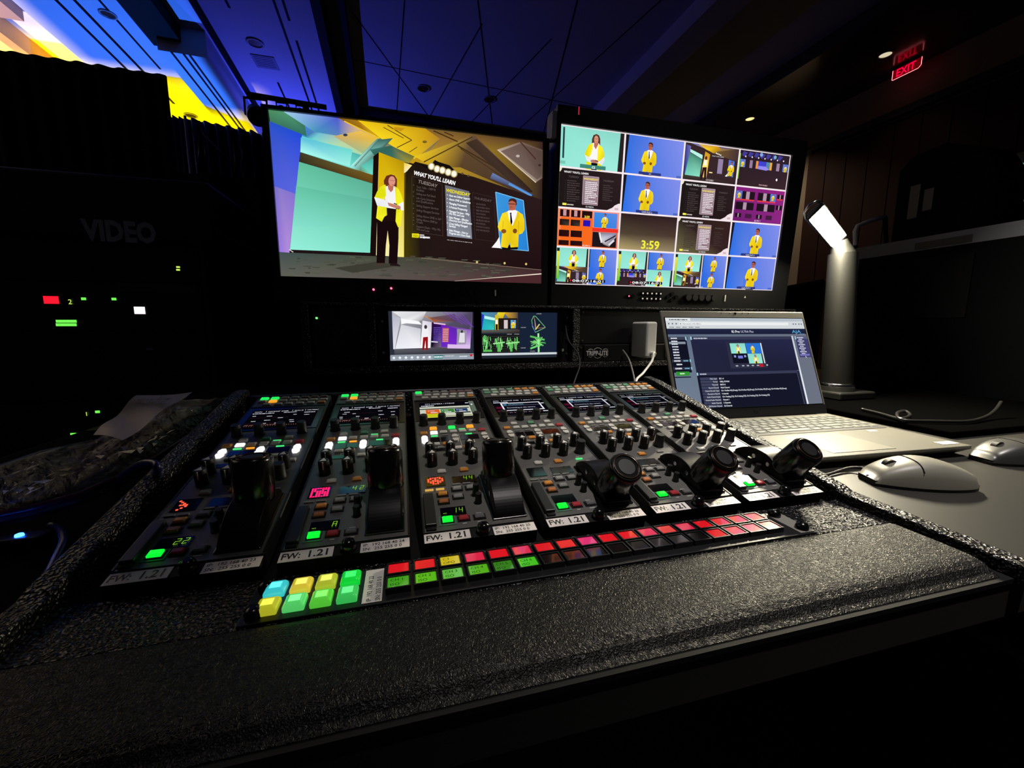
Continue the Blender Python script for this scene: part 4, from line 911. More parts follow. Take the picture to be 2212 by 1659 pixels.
b = MB(); b.box(XL, .372, TZ + .004, XR, .39, .074, K_TEX); cpart('back_wall', b, .002)
b = MB(); b.box(XL, -.0595, TZ + .004, XR, -.0035, -.0105, K_TEX); cpart('front_deck', b, .001)
b = MB(); b.box(XL, -.0035, TZ + .0035, XR, .012, -.0158, K_MATT); cpart('front_support', b)
b = MB(); b.box(XL, .30, TZ + .004, XR, .32, .0462, K_MATT); cpart('rear_support', b)

# ---- button materials
def lit(name, rgb, k, base=None, coat=0.0):
    return mat(name, base or S(*[c * .35 for c in rgb]), .35, emit=S(*rgb), estr=k, coat=coat, nosample=True)
B_WHITE = mat('key_white', S(196, 194, 184), .4); B_GREY = mat('key_grey', S(140, 140, 136), .45)
B_ORANGE = mat('key_orange', S(206, 134, 52), .4); B_RED = mat('key_red', S(168, 44, 52), .4); B_GREEN = mat('key_green', S(92, 158, 116), .4); B_PALE = mat('key_pale_green', S(158, 190, 164), .4)
L_WHITE = lit('key_lit_white', (252, 252, 255), 1.1); L_GREEN = lit('key_lit_green', (30, 230, 90), 1.1); L_ORANGE = lit('key_lit_orange', (250, 160, 40), 1.1); L_DASH = lit('dash_lit_green', (70, 225, 120), 1.1); L_TALLY = lit('key_tally_green', (10, 228, 50), 1.25); L_AMBER = lit('dash_lit_amber', (220, 170, 80), .9)
L_SEG = lit('segment_green', (150, 220, 40), 1.0); L_REDSEG = lit('segment_red', (255, 90, 60), 1.2); L_PINK = lit('segment_pink', (255, 30, 110), 1.1)
_K = {}
def keydata(kind, w_, d_, h_, m):
    k = (kind, w_, d_, h_, m.name)
    if k not in _K:
        b = MB()
        if kind == 'cap': b.cap(-w_ / 2, -d_ / 2, -.001, w_ / 2, d_ / 2, h_, min(w_, d_) * .16, m)
        elif kind == 'hexup':
            q = [(-w_ / 2, -d_ / 2), (w_ / 2, -d_ / 2), (w_ / 2, 0), (w_ * .25, d_ / 2), (-w_ * .25, d_ / 2), (-w_ / 2, 0)]; b.prism(q, 'z', -.001, h_, m)
        elif kind == 'hexdn':
            q = [(-w_ / 2, d_ / 2), (w_ / 2, d_ / 2), (w_ / 2, 0), (w_ * .25, -d_ / 2), (-w_ * .25, -d_ / 2), (-w_ / 2, 0)][::-1]; b.prism(q, 'z', -.001, h_, m)
        elif kind == 'well':
            b.box(-w_ / 2, -d_ / 2, 0, w_ / 2, d_ / 2, h_, m)
        elif kind == 'knob':
            b.lathe([(w_ * .56, 0), (w_ * .56, .0015), (w_ / 2, .002), (w_ * .47, h_ - .001), (w_ * .42, h_)], (0, 0, 0), (0, 0, 1), m, 20)
        elif kind == 'pot':
            b.lathe([(w_ * .52, 0), (w_ * .5, .003), (w_ / 2, h_ - .0012), (w_ * .44, h_)], (0, 0, 0), (0, 0, 1), m, 20)
            b.prism([(-w_ * .3, -w_ * .2), (w_ * .3, -w_ * .2), (0, w_ * .36)], 'z', h_, h_ + .0004, K_WHITE)
            b.box(-.0006, -w_ / 2 - .0004, h_ * .5, .0006, -w_ / 2 + .0008, h_, K_WHITE)
        _K[k] = b.data(kind)
    return _K[k]
def mm(x, s, h=0): return (x / 1000, s / 1000, h / 1000)

def seg7(b, x, s, w_, h_, digit, m, z=.0016):
    on = {'0': 'abcdef', '1': 'bc', '2': 'abdeg', '3': 'abcdg', '4': 'bcfg', 'A': 'abcefg', '8': 'abcdefg', '-': 'd', '5': 'acdfg', '7': 'abc', 'n': 'abcef'}[digit]
    t_ = w_ * .16
    R_ = {'a': (0, h_ - t_, w_, h_), 'b': (w_ - t_, h_ / 2, w_, h_), 'c': (w_ - t_, 0, w_, h_ / 2), 'd': (0, 0, w_, t_), 'e': (0, 0, t_, h_ / 2), 'f': (0, h_ / 2, t_, h_), 'g': (0, h_ / 2 - t_ / 2, w_, h_ / 2 + t_ / 2)}
    sk = .12
    for c_ in on:
        x0, y0, x1, y1 = R_[c_]; g = t_ * .15
        q = [(x0 + g, y0 + g), (x1 - g, y0 + g), (x1 - g, y1 - g), (x0 + g, y1 - g)]
        b.face([((x + a + sk * c2) / 1000, (s + c2) / 1000, z) for a, c2 in q], m)

def panel(i, ip, cfg):
    where = ('leftmost, dark camera control panel beside the plastic bag', 'second camera control panel from the left with a small pink red dot display', 'third camera control panel from the left with a colour menu screen and digits 14', 'fourth camera control panel from the left with its stick leaning forward, dim face', 'fifth camera control panel from the left with its stick leaning forward, half lit face', 'rightmost camera control panel, brightly lit beside the laptop')[i]
    t = empty('camera_control_panel', ((i - 2) * PITCH_X, 0, 0), where, 'control panel', 'six camera control panels in a row', rot=(TILT, 0, 0))
    def add(name, kind, x, s, w_, d_, h_, m, z=0.0):
        o = obj(name, keydata(kind, w_ / 1000, d_ / 1000, h_ / 1000, m), t, (x / 1000, s / 1000, z / 1000)); return o
    # body with engraved legends
    b = MB(); b.box(0, .0125, -.016, .102, .3616, 0, K_FACE)
    b.box(0, 0, -.016, .102, .0125, -.0012, K_MATT)
    for x0, x1, s0, s1 in ((-.0, .0015, .013, .361), (.1005, .102, .013, .361)): b.box(x0, s0, 0, x1, s1, .0006, K_BODY)
    rg = random.Random(3)
    for x, s in ((25, 115), (50, 115), (78, 116), (88, 106), (88, 100), (76, 104), (76, 99), (22, 71), (22, 58), (36.8, 65), (37, 79), (52, 79), (38, 31), (53, 31), (23, 33), (38, 18.5), (53, 18.5), (15, 160), (39, 160), (62, 155), (86, 158), (37, 240), (62, 240), (11, 212), (24, 226), (49, 226), (75, 226), (10, 86), (30, 168), (70, 180)):
        w_ = rg.uniform(3, 8); b.box((x - w_ / 2) / 1000, s / 1000, 0, (x + w_ / 2) / 1000, (s + .9) / 1000, .00012, K_PRINT)
    for x in (26.5, 55.5): b.box(x / 1000, .164, 0, (x + .5) / 1000, .200, .00012, K_PRINT)
    b.build('housing', t)
    b = MB(); b.box(.002, .245, 0, .1, .3205, .0008, K_GLOSS); b.box(.002, .3205, 0, .1, .323, .0016, K_BODY); b.build('display_bezel', t)
    # upper key block
    tops = {}
    for x in (10, 24, 38, 52, 66, 79.5, 92.5): tops[(x, 356)] = B_ORANGE if x > 60 else B_GREEN if x == 52 else B_GREY
    for x in (10, 24, 38, 52, 66, 80, 94): tops[(x, 344)] = B_WHITE
    for x in (19, 34, 48, 63, 78): tops[(x, 332)] = B_WHITE
    tops[(92.5, 333)] = B_ORANGE
    if i >= 3:
        tops[(10, 356)] = tops[(24, 356)] = B_PALE; tops[(10, 344)] = B_GREEN; tops[(24, 344)] = B_PALE
    if i <= 2:
        for x in (66, 79.5, 92.5): tops[(x, 356)] = mat('key_brick', S(112, 78, 72), .45)
        tops[(52, 356)] = B_GREY
    for k_, m_ in cfg.get('tops', {}).items(): tops[k_] = m_
    for (x, s), m_ in tops.items(): add('key', 'cap', x, s, 10.5, 6.6, 2.6, m_)
    # lcd
    def lcd():
        W_, H_ = .084, .060
        cv = Canvas(lambda u, v, d: (.009 + u * W_, .250 + (1 - v) * H_, .0011 + d), W_, H_, k=cfg.get('lcdk', .8)); cv.step = .000006
        c = cv.tile(0, 0, 1, 1, 100, 70); c.rect(0, 0, 100, 70, S(6, 6, 12))
        wt = S(235, 235, 250)
        for q, s_ in enumerate(('MAIN', 'GAMMA', 'KNEE', 'SKIN D', 'MATRIX')): c.text(s_, 3 + q * 20, 9, 6, wt, sx=.75); c.line((20 + q * 20, 3), (20 + q * 20, 9), .5, wt)
        kind = cfg['lcd']
        if kind == 'menu':
            rgm = random.Random(i + 4)
            c.words(2, 14, 34, 2.6, wt, 1); c.words(48, 13, 68, 2, wt, 2); c.words(80, 16, 97, 2.6, wt, 5)
            for r_ in range(4):
                for q in range(5):
                    if rgm.random() < .72:
                        x = 4 + q * 19 + rgm.uniform(0, 7); c.words(x, 24 + r_ * 9.5 + rgm.uniform(-2, 2), x + rgm.uniform(4, 9), 2.4, wt, r_ * 9 + q)
            for r_ in (1, 3): c.line((2, 22 + r_ * 10), (60, 22 + r_ * 10), .4, S(80, 30, 50))
            c.words(3, 58, 60, 2, S(160, 110, 100), 7)
            for q in range(24): c.line((4 + q * 3.3, 60), (4 + q * 3.3, 63), .7, S(170, 110, 90))
        elif kind == 'colour':
            c.rect(0, 0, 100, 10, S(6, 6, 12)); c.text('CC2 CAMERA / CT/DXF', 10, 9, 6.5, wt, sx=.8); c.words(3, 15, 26, 4, wt, 4); c.words(84, 8, 90, 4, wt, 9)
            c.rect(0, 20, 90, 66, S(206, 210, 190)); c.rect(91, 0, 100, 66, S(96, 110, 96)); c.ell(95, 16, 2, 3, wt, 6); c.ell(95, 56, 2, 3, wt, 3)
            c.rect(0, 27, 88, 31, S(40, 50, 50)); c.rect(0, 60, 88, 64, S(150, 150, 110)); c.rect(10, 32, 34, 50, S(222, 96, 34)); c.rect(36, 32, 60, 48, S(60, 130, 50)); c.rect(61, 32, 84, 46, S(30, 60, 100)); c.rect(60, 47, 88, 52, S(30, 40, 50))
            for q in (14, 38, 64): c.text('R PED', q, 40, 5.5, wt, sx=.8); c.words(q + 4, 45, q + 16, 3.5, wt, q)
            c.rect(0, 50, 40, 66, S(200, 200, 30))
        else:
            c.words(2, 15, 30, 4, wt, 3); c.rect(2, 34, 20, 44, S(90, 14, 40)); c.rect(2, 50, 20, 58, S(90, 14, 40))
            c.rect(14, 18, 92, 54, S(240, 240, 250)); c.rect(17, 21, 89, 51, S(10, 10, 26)); c.ell(22, 26, 3.5, 3.5, S(60, 130, 170), 10); c.text('INFORMATION', 28, 28, 5.5, S(120, 190, 220), sx=.8); c.line((17, 31), (89, 31), .6, S(150, 160, 180)); c.text('Connecting to the camera', 22, 43, 6, wt, sx=.86)
            for q in range(22): c.line((20 + q * 3, 60), (20 + q * 3, 64), .8, S(190, 180, 190) if q % 3 else S(120, 40, 70))
            c.words(86, 62, 98, 4, wt, 2); c.words(93, 26, 99, 4, wt, 5)
        cv.mb.build('display', t)
    lcd()
    for x in (12, 37, 62, 86): add('knob', 'knob', x, 234, 11.5, 11.5, 15, K_KNOB)
    # middle keys
    mids = {(24, 219): B_WHITE, (49, 219): B_GREEN, (74, 219): B_WHITE, (10.5, 206): B_ORANGE, (24, 206): B_WHITE, (36.5, 206): B_WHITE, (49.5, 206): B_WHITE, (62, 206): B_WHITE, (75, 206): B_WHITE, (88, 206): B_RED, (24, 173.5): B_WHITE, (37, 173.5): B_ORANGE, (68.5, 173.5): B_WHITE, (50, 160.5): B_WHITE, (62, 161): B_ORANGE, (89, 161): B_WHITE, (25, 109): B_WHITE, (50, 109): B_ORANGE}
    mids.update(cfg.get('mids', {}))
    for (x, s), m_ in mids.items(): add('key', 'cap', x, s, 9.5, 6.4, 2.6, m_)
    hexm = cfg.get('hex', B_WHITE)
    for x in (11, 50, 89):
        add('key', 'hexup', x, 192.5, 8, 8, 2.4, hexm); add('key', 'hexdn', x, 181.5, 8, 8, 2.4, hexm)
    for x, s, w_, d_ in ((24, 186.5, 12, 12), (37.5, 186.5, 12, 12), (69, 189, 24, 13), (26, 160, 22, 7)): add('status_window', 'well', x, s, w_, d_, .6, K_DISP)
    D0 = mat('dash_off', S(120, 120, 116), .4)
    dash = {(62, 212.5): D0, (69, 197): D0, (24, 197): D0, (37.5, 197): D0, (78, 111): D0, (38, 82): D0, (49, 82): D0, (9.5, 76): D0, (20.5, 76): D0}
    dash.update(cfg.get('dash', {}))
    for (x, s), m_ in dash.items(): add('indicator', 'well', x, s, 8.5, 2.2, 1.2, m_)
    for x in (15, 39, 62, 86): add('knob', 'pot', x, 147, 11.5, 11.5, 17, K_KNOB)
    for x in (16, 39.5, 63): add('knob', 'pot', x, 126, 11.5, 11.5, 17, K_KNOB)
    add('knob', 'knob', 86, 127, 12, 12, 17, K_KNOB)
    # lower section
    for x, s, w_, d_ in ((17, 91, 20, 18), (47.5, 90.5, 25, 13), (29.5, 37.5, 24, 13)): add('status_window', 'well', x, s, w_, d_, .8, K_DISP)
    low = {(37.5, 73): B_GREY, (52, 73): B_GREY, (22, 66): B_ORANGE, (37, 59.5): B_GREY, (22, 53.5): mat('key_rust', S(176, 106, 56), .4), (37.8, 25): B_RED, (52.7, 25): mat('key_dark_grey', S(96, 96, 98), .4)}
    for (x, s), m_ in low.items():
        add('key_surround', 'well', x, s, 11.8, 7.6, .8, K_MATT); add('key', 'cap', x, s, 9, 6.2, 3.4, m_)
    add('key_surround', 'well', 22.8, 25, 16, 13, .5, mat('tally_surround', S(84, 116, 100), .3)); add('key_surround', 'well', 22.8, 25, 12, 8.5, 1.2, K_MATT); add('key', 'cap', 22.8, 25, 9.5, 6.6, 4, cfg.get('tally', L_TALLY))
    add('knob', 'knob', 55, 60.5, 6.5, 6.5, 13, K_KNOB); add('knob', 'knob', 55.5, 47.5, 6.5, 6.5, 11, K_KNOB)
    b = MB(); b.box(.0025, .0175, 0, .0125, .066, .0045, mat('slider_cover', S(40, 40, 40), .35)); b.box(.003, .0135, 0, .012, .0175, .002, K_MATT); b.build('switch_cover', t, bevel=.0008)
    # segment read-outs
    for x, s, d_ in cfg.get('seg', []):
        b = MB(); seg7(b, x, s, 3.6, 7, d_, L_SEG); b.build('digit_readout', t)
    dm = cfg.get('matrix')
    if dm:
        b = MB(); rgx = random.Random(i)
        rows = ('1111111', '1000001', '1011101', '1010101', '1011101', '1000001', '1111111') if dm == 'full' else ('1000000', '0100000', '0010000', '0111000', '0001000', '0010000', '0100000') if dm == 'stick' else ('0111110', '1101011', '1011101', '1111111', '0110110', '0011100', '0000000')
        for r_, row in enumerate(rows):
            for q, ch in enumerate(row):
                if ch == '1' or (dm == 'full' and rgx.random() < .5): b.box((8.6 + q * 2.45) / 1000, (98.0 - r_ * 2.25) / 1000 - .0017, .0008, (8.6 + q * 2.45 + 1.9) / 1000, (98.0 - r_ * 2.25) / 1000, .0011, L_PINK if dm == 'full' else L_REDSEG)
        b.build('dot_matrix', t)
    # labels and thumb screw on the front strip
    def sticker(x0, s0, x1, s1, lines, bo_=0.012):
        b = MB(); b.box(x0 / 1000, s0 / 1000, -.0012, x1 / 1000, s1 / 1000, -.0008, K_LABEL)
        for q, (s_, x, s, sz, sx) in enumerate(lines): b.text(s_, mm(x, s, -.7), (1, 0, 0), (0, 1, 0), sz / 1000, K_INK, sx=sx, bold=bo_)
        b.build('label_sticker', t)
    sticker(.6, -.2, 40.8, 11.2, [('FW:', 2, 2.6, 9, .92), ('1.21', 20.5, 2.2, 10.5, 1.0)], .022)
    sticker(62, -1, 101.6, 10.2, [('IP:  192 168 40 %d' % ip, 63.6, 5.6, 4.6, 1.0), ('SN:  255 255 0 0', 63.6, .8, 4.6, 1.0)])
    b = MB(); b.lathe([(.0062, 0), (.0062, .004), (.0048, .0085), (.0025, .0095)], mm(52.6, 5.5, -1.2), (0, 0, 1), K_GLOSS, 18); b.build('thumb_screw', t)
    # joystick: curved arch and stick
    b = MB(); n = 30; x0, x1 = 66.5, 95.5; vs = []
    Rr = 52.0; sc, hc = 57.0, -30.5
    prof = []
    for k in range(n + 1):
        a_ = R(138) - R(96) * k / n; prof.append((sc + Rr * math.cos(a_), hc + Rr * math.sin(a_)))
    prof = [(prof[0][0], 0)] + [p for p in prof if p[1] > .3] + [(prof[-1][0], 0)]
    b.prism([(p[0] / 1000, p[1] / 1000) for p in prof], 'x', x0 / 1000, x1 / 1000, mat('arch_black', S(6, 6, 7), .36, spec=.18))
    b.box(.064, .0175, 0, .098, .0955, .0016, K_GLOSS)
    base = b.build('joystick_base', t, bevel=.0012)
    for s in (45, 66):
        b = MB(); b.cyl(mm(66.5, s, 11), mm(65.8, s, 11), .0026, K_CHROME, 12); b.build('pivot_screw', base)
    fwd = cfg['fwd']
    f0, f1 = ((36.0, 8.5), (15.0, 46.5)) if fwd else ((67.5, 10.5), (83.5, 49.0))
    if i == 0: f1 = (79.0, 52.0)
    A = Vector(mm(81, *f0)); Bv = Vector(mm(81, *f1)); ax = (Bv - A); L = ax.length
    b = MB(); b.cyl(A - ax * .25, A + ax * .1, .011, K_GLOSS, 20); b.lathe([(.0135, 0), (.0158, .0025), (.0168, .005), (.0166, L - .003), (.0158, L - .0008), (.0148, L)], A, ax, K_GLOSS, 36)
    b.lathe([(.0132, 0), (.0132, .0009), (.0122, .0011), (.0122, .0004)], A + ax, ax, mat('stick_ring', S(60, 40, 24), .25, metal=.6), 32, caps=False)
    b.lathe([(.0085, 0), (.0085, .0007)], A + ax, ax, K_BODY, 24)
    b.build('stick', base)
    for dx in (-1.6, 1.6):
        b = MB(); q = A - ax.normalized() * .001; b.cyl(q + Vector((dx / 1000, -.0155 if not fwd else 0, -.002)), q + Vector((dx / 1000, -.0160 if not fwd else .0005, .0045)), .0007, K_CHROME, 8); b.build('pin', base)
    return t
on3 = {(24, 206): L_WHITE}
panel(0, 23, dict(fwd=False, lcd='menu', lcdk=.75, tops={(10, 356): L_GREEN, (24, 356): L_GREEN, (24, 344): L_ORANGE}, mids=on3, hex=L_WHITE, dash={(62, 212.5): L_DASH, (69, 197): L_DASH, (24, 197): L_DASH, (37.5, 197): L_ORANGE, (78, 111): L_DASH}, matrix='stick', seg=[(30, 34, '2'), (36, 34, '2')]))
panel(1, 24, dict(fwd=False, lcd='menu', lcdk=.9, tops={(10, 356): L_GREEN, (24, 356): L_GREEN, (24, 344): L_ORANGE}, mids=on3, hex=L_WHITE, dash={(62, 212.5): L_DASH, (69, 197): L_DASH, (24, 197): L_DASH, (37.5, 197): L_ORANGE}, matrix='full', seg=[(47, 88, '4'), (54, 88, '2'), (35.5, 34, 'A'), (19.5, 34, '-')]))
panel(2, 25, dict(fwd=False, lcd='colour', lcdk=.95, tops={(10, 356): L_GREEN}, mids={(24, 219): L_ORANGE, (49, 219): L_GREEN, (74, 219): L_ORANGE, (24, 206): L_WHITE, (88, 161): L_WHITE}, hex=B_WHITE, dash={(62, 212.5): L_DASH, (69, 197): L_DASH, (24, 197): L_DASH, (9.5, 76): L_AMBER, (20.5, 76): L_AMBER}, matrix='oval', seg=[(46.5, 88, '4'), (52.5, 88, '4'), (28.5, 34, '1'), (34.5, 34, '4'), (19.5, 34, '-')]))
for o in list(bpy.data.objects):
    if o.parent and o.parent.name == 'camera_control_panel.002' and o.name.startswith('key') and abs(o.location.x - .011) < 1e-4: o.data = keydata('hexup' if o.location.y > .188 else 'hexdn', .008, .008, .0024, L_WHITE)
panel(3, 26, dict(fwd=True, lcd='info', lcdk=.9, dash={(78, 111): L_DASH}))
panel(4, 27, dict(fwd=True, lcd='info', lcdk=.8, mids={(89, 133.5): B_ORANGE}))
panel(5, 28, dict(fwd=True, lcd='info', lcdk=.45))

# ---- rack strip of square keys in front
Y0S, Y1S, ZS = -.0585, -.0148, -.0085
st = empty('key_strip', (-.122, Y0S, -.0105), 'long strip of coloured lit square keys in front of the control panels', 'button panel')
def sp(x, y, z): return (x + .122, y - Y0S, z + .0105)
b = MB(); b.box(0, 0, 0, .483, Y1S - Y0S, .002, K_BODY); b.build('face_plate', st, bevel=.0005)
b = MB(); b.box(.466, .002, .002, .4825, .042, .0024, mat('bare_metal', S(150, 148, 140), .4, metal=.3)); b.build('right_ear', st)
for x, y in ((.472, .0365), (.4745, .0085), (.008, .036), (.008, .008)):
    b = MB(); b.lathe([(.0058, 0), (.0058, .003), (.0045, .006), (.002, .0068)], (x, y, .002), (0, 0, 1), K_GLOSS, 18); b.build('thumb_screw', st)
RED = (230, 22, 34)
top_c = [RED, RED, (214, 190, 20), (226, 30, 70), RED, (226, 40, 80), RED, RED, (226, 30, 110), RED, RED, (228, 26, 80), (230, 50, 50), (226, 30, 70), RED, RED, RED, (226, 50, 50)]
bot_c = [(60, 160, 20), (90, 190, 20), (96, 190, 60), (84, 180, 16), (50, 130, 20), (70, 200, 30)] + [None] * 8 + [RED, (226, 40, 60), (220, 40, 60), (220, 40, 40)]
kx0, kp = -.0296, .02012
for r_, cols in ((0, top_c), (1, bot_c)):
    for q, cc in enumerate(cols):
        x = kx0 + q * kp; y1 = (-.0172 if r_ == 0 else -.0350); y0 = y1 - .0155
        b = MB(); fw = .0012
        for (a0, b0, a1, b1) in ((0, 0, .0178, fw), (0, .0155 - fw, .0178, .0155), (0, fw, fw, .0155 - fw), (.0178 - fw, fw, .0178, .0155 - fw)): b.box(a0, b0, 0, a1, b1, .0048, K_BODY)
        fr = b.build('key', st, loc=sp(x, y0, ZS + .0))
        if cc is None: m_ = mat('key_lens_dark', S(20, 20, 20), .12, coat=1.0)
        else: m_ = mat('key_lens_%02x%02x%02x' % cc, S(*[v * .5 for v in cc]), .2, emit=S(*cc), estr=.85, coat=1.0)
        b = MB(); b.cap(fw, fw, .0005, .0178 - fw, .0155 - fw, .0042, .0007, m_)
        if r_ == 1 and q < 6 or (r_ == 0 and q == 2):
            b.text(('CH %d' % (q + 1)) if r_ else 'C3', (.003, .0088, .0043), (1, 0, 0), (0, 1, 0), .0045, K_INK); b.text('ISO' if r_ else 'OFO', (.003, .0035, .0043), (1, 0, 0), (0, 1, 0), .0045, K_INK)
        b.build('lens', fr)
big = [((60, 210, 220), (190, 190, 40)), ((226, 200, 60), (90, 220, 110)), ((180, 190, 50), (90, 210, 60)), ((20, 220, 60), (60, 200, 90))]
for q, pr in enumerate(big):
    for r_, cc in enumerate(pr):
        x = -.1135 + q * .0170; y = -.0345 if r_ == 0 else -.0535
        m_ = mat('square_key_%02x%02x%02x' % cc, S(*[v * .8 for v in cc]), .12, emit=S(*cc), estr=.75, coat=1.0)
        m2 = mat('square_core_%02x%02x%02x' % cc, S(*cc), .3, emit=S(*[min(255, v + 40) for v in cc]), estr=1.15)
        b = MB(); b.cap(0, 0, 0, .0140, .0146, .0062, .0020, m_); k_ = b.build('square_key', st, loc=sp(x, y, ZS), bevel=.0012, seg=3)
        b = MB(); b.cap(.0032, .0038, .0058, .0108, .0108, .0064, .0003, m2); b.build('legend_window', k_)
b = MB(); b.box(0, 0, 0, .0135, .040, .0005, K_LABEL)
b.text('IP: 192 168 40 22', (.0062, .001, .0006), (0, 1, 0), (-1, 0, 0), .0048, K_INK, sx=.9); b.text('SN: 255 255 0 0', (.0122, .001, .0006), (0, 1, 0), (-1, 0, 0), .0048, K_INK, sx=.9)
b.build('label_sticker', st, loc=sp(-.0455, -.0565, ZS))

# ---- padded arm rest
b = MB(); prof = []
for k in range(9):
    a_ = R(90) + R(95) * k / 8; prof.append((-.122 + .030 * math.cos(a_), -.0375 + .030 * math.sin(a_)))
pr = [(-.0615, TZ + .0045), (-.0615, -.0095), (-.0635, -.0078), (-.068, -.0072), (-.095, -.0070)] + prof + [(-.1475, -.052), (-.1515, -.052), (-.1515, -.0195), (-.1515, TZ + .0045)]
nseg = 10
pr = [(-.0615, TZ + .0045), (-.0615, -.0105), (-.0635, -.0082), (-.068, -.0072), (-.100, -.0070), (-.116, -.0072)]
for k in range(7):
    a_ = R(90) + R(90) * k / 6; pr.append((-.122 + .022 * math.cos(a_), -.0294 + .022 * math.sin(a_)))
pr = pr + [(-.144, TZ + .0045)] if pr[-1][1] > TZ + .0045 else [p for p in pr if p[1] > TZ + .0045] + [(-.1425, TZ + .0045)]
b = MB(); b.prism(pr, 'x', XL + .001, .4475, K_LEATHER)
pad = b.build('padded_armrest', bevel=.0025, seg=3); tag(pad, 'black grained leather arm rest pad along the front of the console', 'arm rest')

# ================================================================ laptop
LTH = -.046
lap = empty('laptop', (.503, .335, TZ), 'silver open laptop right of the control panels showing a recorder web page', 'laptop', rot=(0, 0, LTH))
LW, LD, LH = .36, .237, .0195
b = MB(); b.prism([(-LD, .013), (-LD, .0185), (0, LH), (0, .003), (-.02, 0), (-LD + .02, 0)], 'x', 0, LW, K_SILVER)
b.build('base', lap, bevel=.0012)
b = MB(); b.prism([(-LD + .001, .0125), (-.001, .0028), (-.02, -.0001), (-LD + .02, -.0001)], 'x', .001, LW - .001, K_BODY); b.build('underside', lap)
def lz(y): return .0185 + (LH - .0185) * (y + LD) / LD
K_KEYC = mat('laptop_key', S(104, 106, 100), .45)
b = MB(); b.box(.0105, -.122, lz(-.07) - .0002, .3495, -.016, lz(-.07) + .0005, mat('keyboard_well', S(26, 26, 26), .6)); b.build('keyboard_well', lap)
rows = [([.0195] * 17 , .0125), ([.0195] * 13 + [.029] + [.0195] * 3, .0165), ([.0275] + [.0195] * 12 + [.021] + [.0195] * 3, .0165), ([.031] + [.0195] * 11 + [.037] + [.0195] * 3, .0165), ([.042] + [.0195] * 10 + [.0455] + [.0195] * 3, .0165), ([.0235] * 4 + [.096] + [.0235] * 4 + [.0195] * 3, .0165)]
y = -.018
for ws, hh in rows:
    x = .012; sc_ = .3365 / sum(ws)
    for w_ in ws:
        w_ = w_ * sc_; kk = (round(w_, 4), hh)
        o = obj('key', keydata('cap', round(w_ - .0022, 4), round(hh - .0022, 4), .0012, K_KEYC), lap, (x + w_ / 2, y - hh / 2, lz(-.07) + .0006)); x += w_
    y -= hh
b = MB(); b.box(.105, -.225, .0186, .222, -.132, .0189 + .0001, mat('touchpad', S(146, 144, 134), .34, metal=.3)); b.box(.1045, -.2255, .0184, .2225, -.2252, .0192, K_BODY); b.build('touchpad', lap)
b = MB(); b.box(.318, -.226, .0186, .352, -.212, .0193, K_WHITE); b.box(.290, -.139, .0187, .306, -.130, .0195, K_WHITE); b.build('sticker', lap)
LT = .367
def lid(x, h, d=0): return Vector((x, h * math.sin(LT) - d * math.cos(LT), LH + .001 + h * math.cos(LT) + d * math.sin(LT)))
LIDH = .232
b = MB(); b.hexa([lid(x, h, d) for h in (0, LIDH) for x, d in ((0, 0), (LW, 0), (LW, -.006), (0, -.006))], K_SILVER); ld = b.build('lid', lap, bevel=.003, seg=3)
b = MB(); b.hexa([lid(x, h, d) for h in (.001, .0195) for x, d in ((.002, .0008), (LW - .002, .0008), (LW - .002, 0), (.002, 0))], K_BODY)
b.text('hp', lid(.175, .008, .0012), (1, 0, 0), lid(0, 1) - lid(0, 0), .011, K_CHROME); b.build('lower_bezel', ld)
b = MB(); p = lid(LW / 2, LIDH - .0055, .0); dn = (lid(0, 0, 1) - lid(0, 0, 0)).normalized(); b.cyl(p, p + dn * .0006, .0028, K_GLOSS, 14)
for dx in (-.035, -.014, .018, .034): b.cyl(p + Vector((dx, 0, 0)), p + Vector((dx, 0, 0)) + dn * .0005, .0008, K_GLOSS, 8)
b.build('webcam', ld)
b = MB(); b.cyl((.03, .003, .017), (.33, .003, .017), .005, K_BODY, 14); b.build('hinge', lap)
SX, SH0, SW, SHH = .008, .0215, .344, .1935
